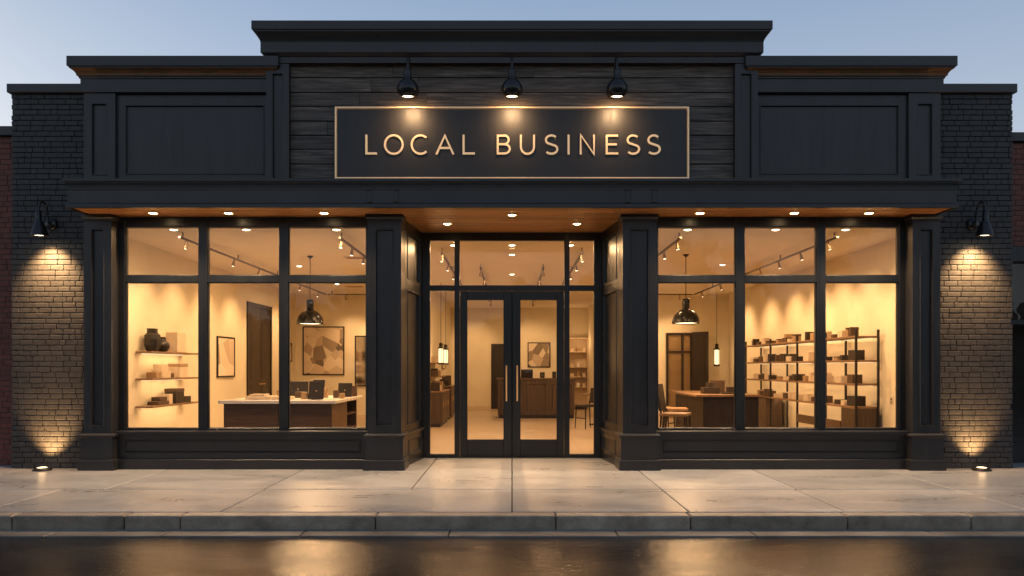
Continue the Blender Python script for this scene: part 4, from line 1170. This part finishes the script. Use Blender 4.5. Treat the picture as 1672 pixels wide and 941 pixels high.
# ------------------------------------------------------------------ trees across the street (mirrored in the shop glass)
def leaf_mat():
    m, nt, b = mat('dusk_leaves')
    g = nt.nodes.new('ShaderNodeNewGeometry')
    L(nt, ramp(nt, g.outputs['Random Per Island'], [(0, (.02, .035, .012)), (1, (.06, .085, .03))]), b.inputs['Base Color'])
    b.inputs['Roughness'].default_value = .6
    return m
M['leaf'] = leaf_mat(); M['bark'] = simple('bark', (.06, .045, .035), .9, 0, .3, 9, .5)
def tree(loc, h, rad, label, n, seed):
    r = random.Random(seed)
    t = thing('street_tree', label, 'tree', loc)
    m = MB(); m.tube([(0, 0, 0), (.05, .03, h * .3), (-.05, .02, h * .6), (.02, 0, h * .85)], [.17, .13, .08, .03], 10)
    for k in range(9):
        a = r.uniform(0, 6.28); z = h * r.uniform(.32, .7); q = rad * r.uniform(.5, .85)
        m.tube([(0, 0, z), (q * .5 * math.cos(a), q * .5 * math.sin(a), z + h * .09), (q * math.cos(a), q * math.sin(a), z + h * .2)], [.06, .035, .012], 6)
    m.build('trunk', M['bark'], t)
    cl = [(Vector((r.gauss(0, rad * .45), r.gauss(0, rad * .45), h * r.uniform(.42, .97))), r.uniform(.35, .7) * rad * .6) for _ in range(26)]
    m = MB()
    for k in range(n):
        c, q = r.choice(cl)
        p = c + Vector((r.gauss(0, .5), r.gauss(0, .5), r.gauss(0, .42))) * q
        a = Vector((r.uniform(-1, 1), r.uniform(-1, 1), r.uniform(-.6, .6))).normalized() * .16
        b = a.cross(Vector((r.uniform(-1, 1), r.uniform(-1, 1), r.uniform(-1, 1)))).normalized() * .07
        m.add([p - a, p + b, p + a, p - b], [(0, 1, 2, 3)])
    m.build('crown', M['leaf'], t)
tree((9.5, -29, -.28), 8.3, 1.9, 'round leafy tree across the street mirrored in the right window', 3600, 4)
tree((17.5, -31, -.28), 9.6, 2.1, 'taller leafy tree across the street mirrored at the far right of the glass', 3600, 9)
tree((20.5, -27, -.28), 7.2, 1.7, 'lower leafy tree across the street beyond the taller one', 2600, 14)

def added_woods():  # unseen tree belt added to darken sky reflections in the lower panes
    r = random.Random(77); m = MB()
    for k in range(15000):
        x = r.uniform(-48, 48); y = -36 + r.gauss(0, 1.5)
        top = 5.4 + 1.1 * math.sin(x * .55) + .8 * math.sin(x * 1.37 + 1) + .5 * math.sin(x * 3.1)
        z = -.3 + (top + .3) * r.random() ** .8
        p = Vector((x, y, z))
        a = Vector((r.uniform(-1, 1), r.uniform(-.4, .4), r.uniform(-.8, .8))).normalized() * r.uniform(.25, .5)
        b = a.cross(Vector((r.uniform(-.3, .3), 1, r.uniform(-.3, .3)))).normalized() * .2
        m.add([p - a, p + b, p + a, p - b], [(0, 1, 2, 3)])
    o = m.build('added_woods', M['leaf']); o['kind'] = 'stuff'
    tag(o, 'added belt of trees and bushes across the street to darken the glass reflections', 'added_woods')
added_woods()
# ------------------------------------------------------------------ sky, sun, camera
w = bpy.data.worlds.new('World'); sc.world = w; w.use_nodes = True
nt = w.node_tree; bg = nt.nodes['Background']
sky = nt.nodes.new('ShaderNodeTexSky'); sky.sky_type = 'NISHITA'; sky.sun_disc = False
SE, SR = R(14), R(310)
sky.sun_elevation = SE; sky.sun_rotation = SR; sky.altitude = 50; sky.air_density = 1.0; sky.dust_density = 1.0; sky.ozone_density = 1.5
tc = nt.nodes.new('ShaderNodeTexCoord'); sx_ = nt.nodes.new('ShaderNodeSeparateXYZ'); L(nt, tc.outputs['Generated'], sx_.inputs[0])
grad = ramp(nt, sx_.outputs[2], [(.0, (5.6, 5.7, 6.3)), (.16, (5.3, 5.85, 6.6)), (.42, (2.6, 3.5, 5.0)), (1.0, (1.2, 1.7, 2.7))])
L(nt, mixc(nt, .78, sky.outputs[0], grad), bg.inputs[0]); bg.inputs[1].default_value = .125
sl_ = bpy.data.lights.new('sun', 'SUN'); sl_.energy = .02; sl_.angle = R(15); sl_.color = (1, .85, .7)
so = bpy.data.objects.new('sun', sl_); col.objects.link(so)
sd = Vector((math.sin(SR) * math.cos(SE), math.cos(SR) * math.cos(SE), math.sin(SE)))
so.rotation_euler = (-sd).to_track_quat('-Z', 'Y').to_euler()

cam = bpy.data.cameras.new('camera'); co = bpy.data.objects.new('camera', cam); col.objects.link(co)
co.location = (0, -D0, CZ); co.rotation_euler = (R(90), 0, 0)
cam.sensor_width = 36; cam.lens = F / 1672 * 36; cam.shift_y = 129.5 / 1672; cam.clip_end = 1000; cam.clip_start = .05
sc.camera = co
sc.view_settings.view_transform = 'Standard'; sc.view_settings.look = 'None'; sc.view_settings.exposure = 0
sc.render.engine = 'CYCLES'
c = sc.cycles
c.max_bounces = 8; c.diffuse_bounces = 5; c.glossy_bounces = 4; c.transparent_max_bounces = 12; c.transmission_bounces = 4
c.caustics_reflective = False; c.caustics_refractive = False; c.sample_clamp_indirect = 4.0
c.use_denoising = True
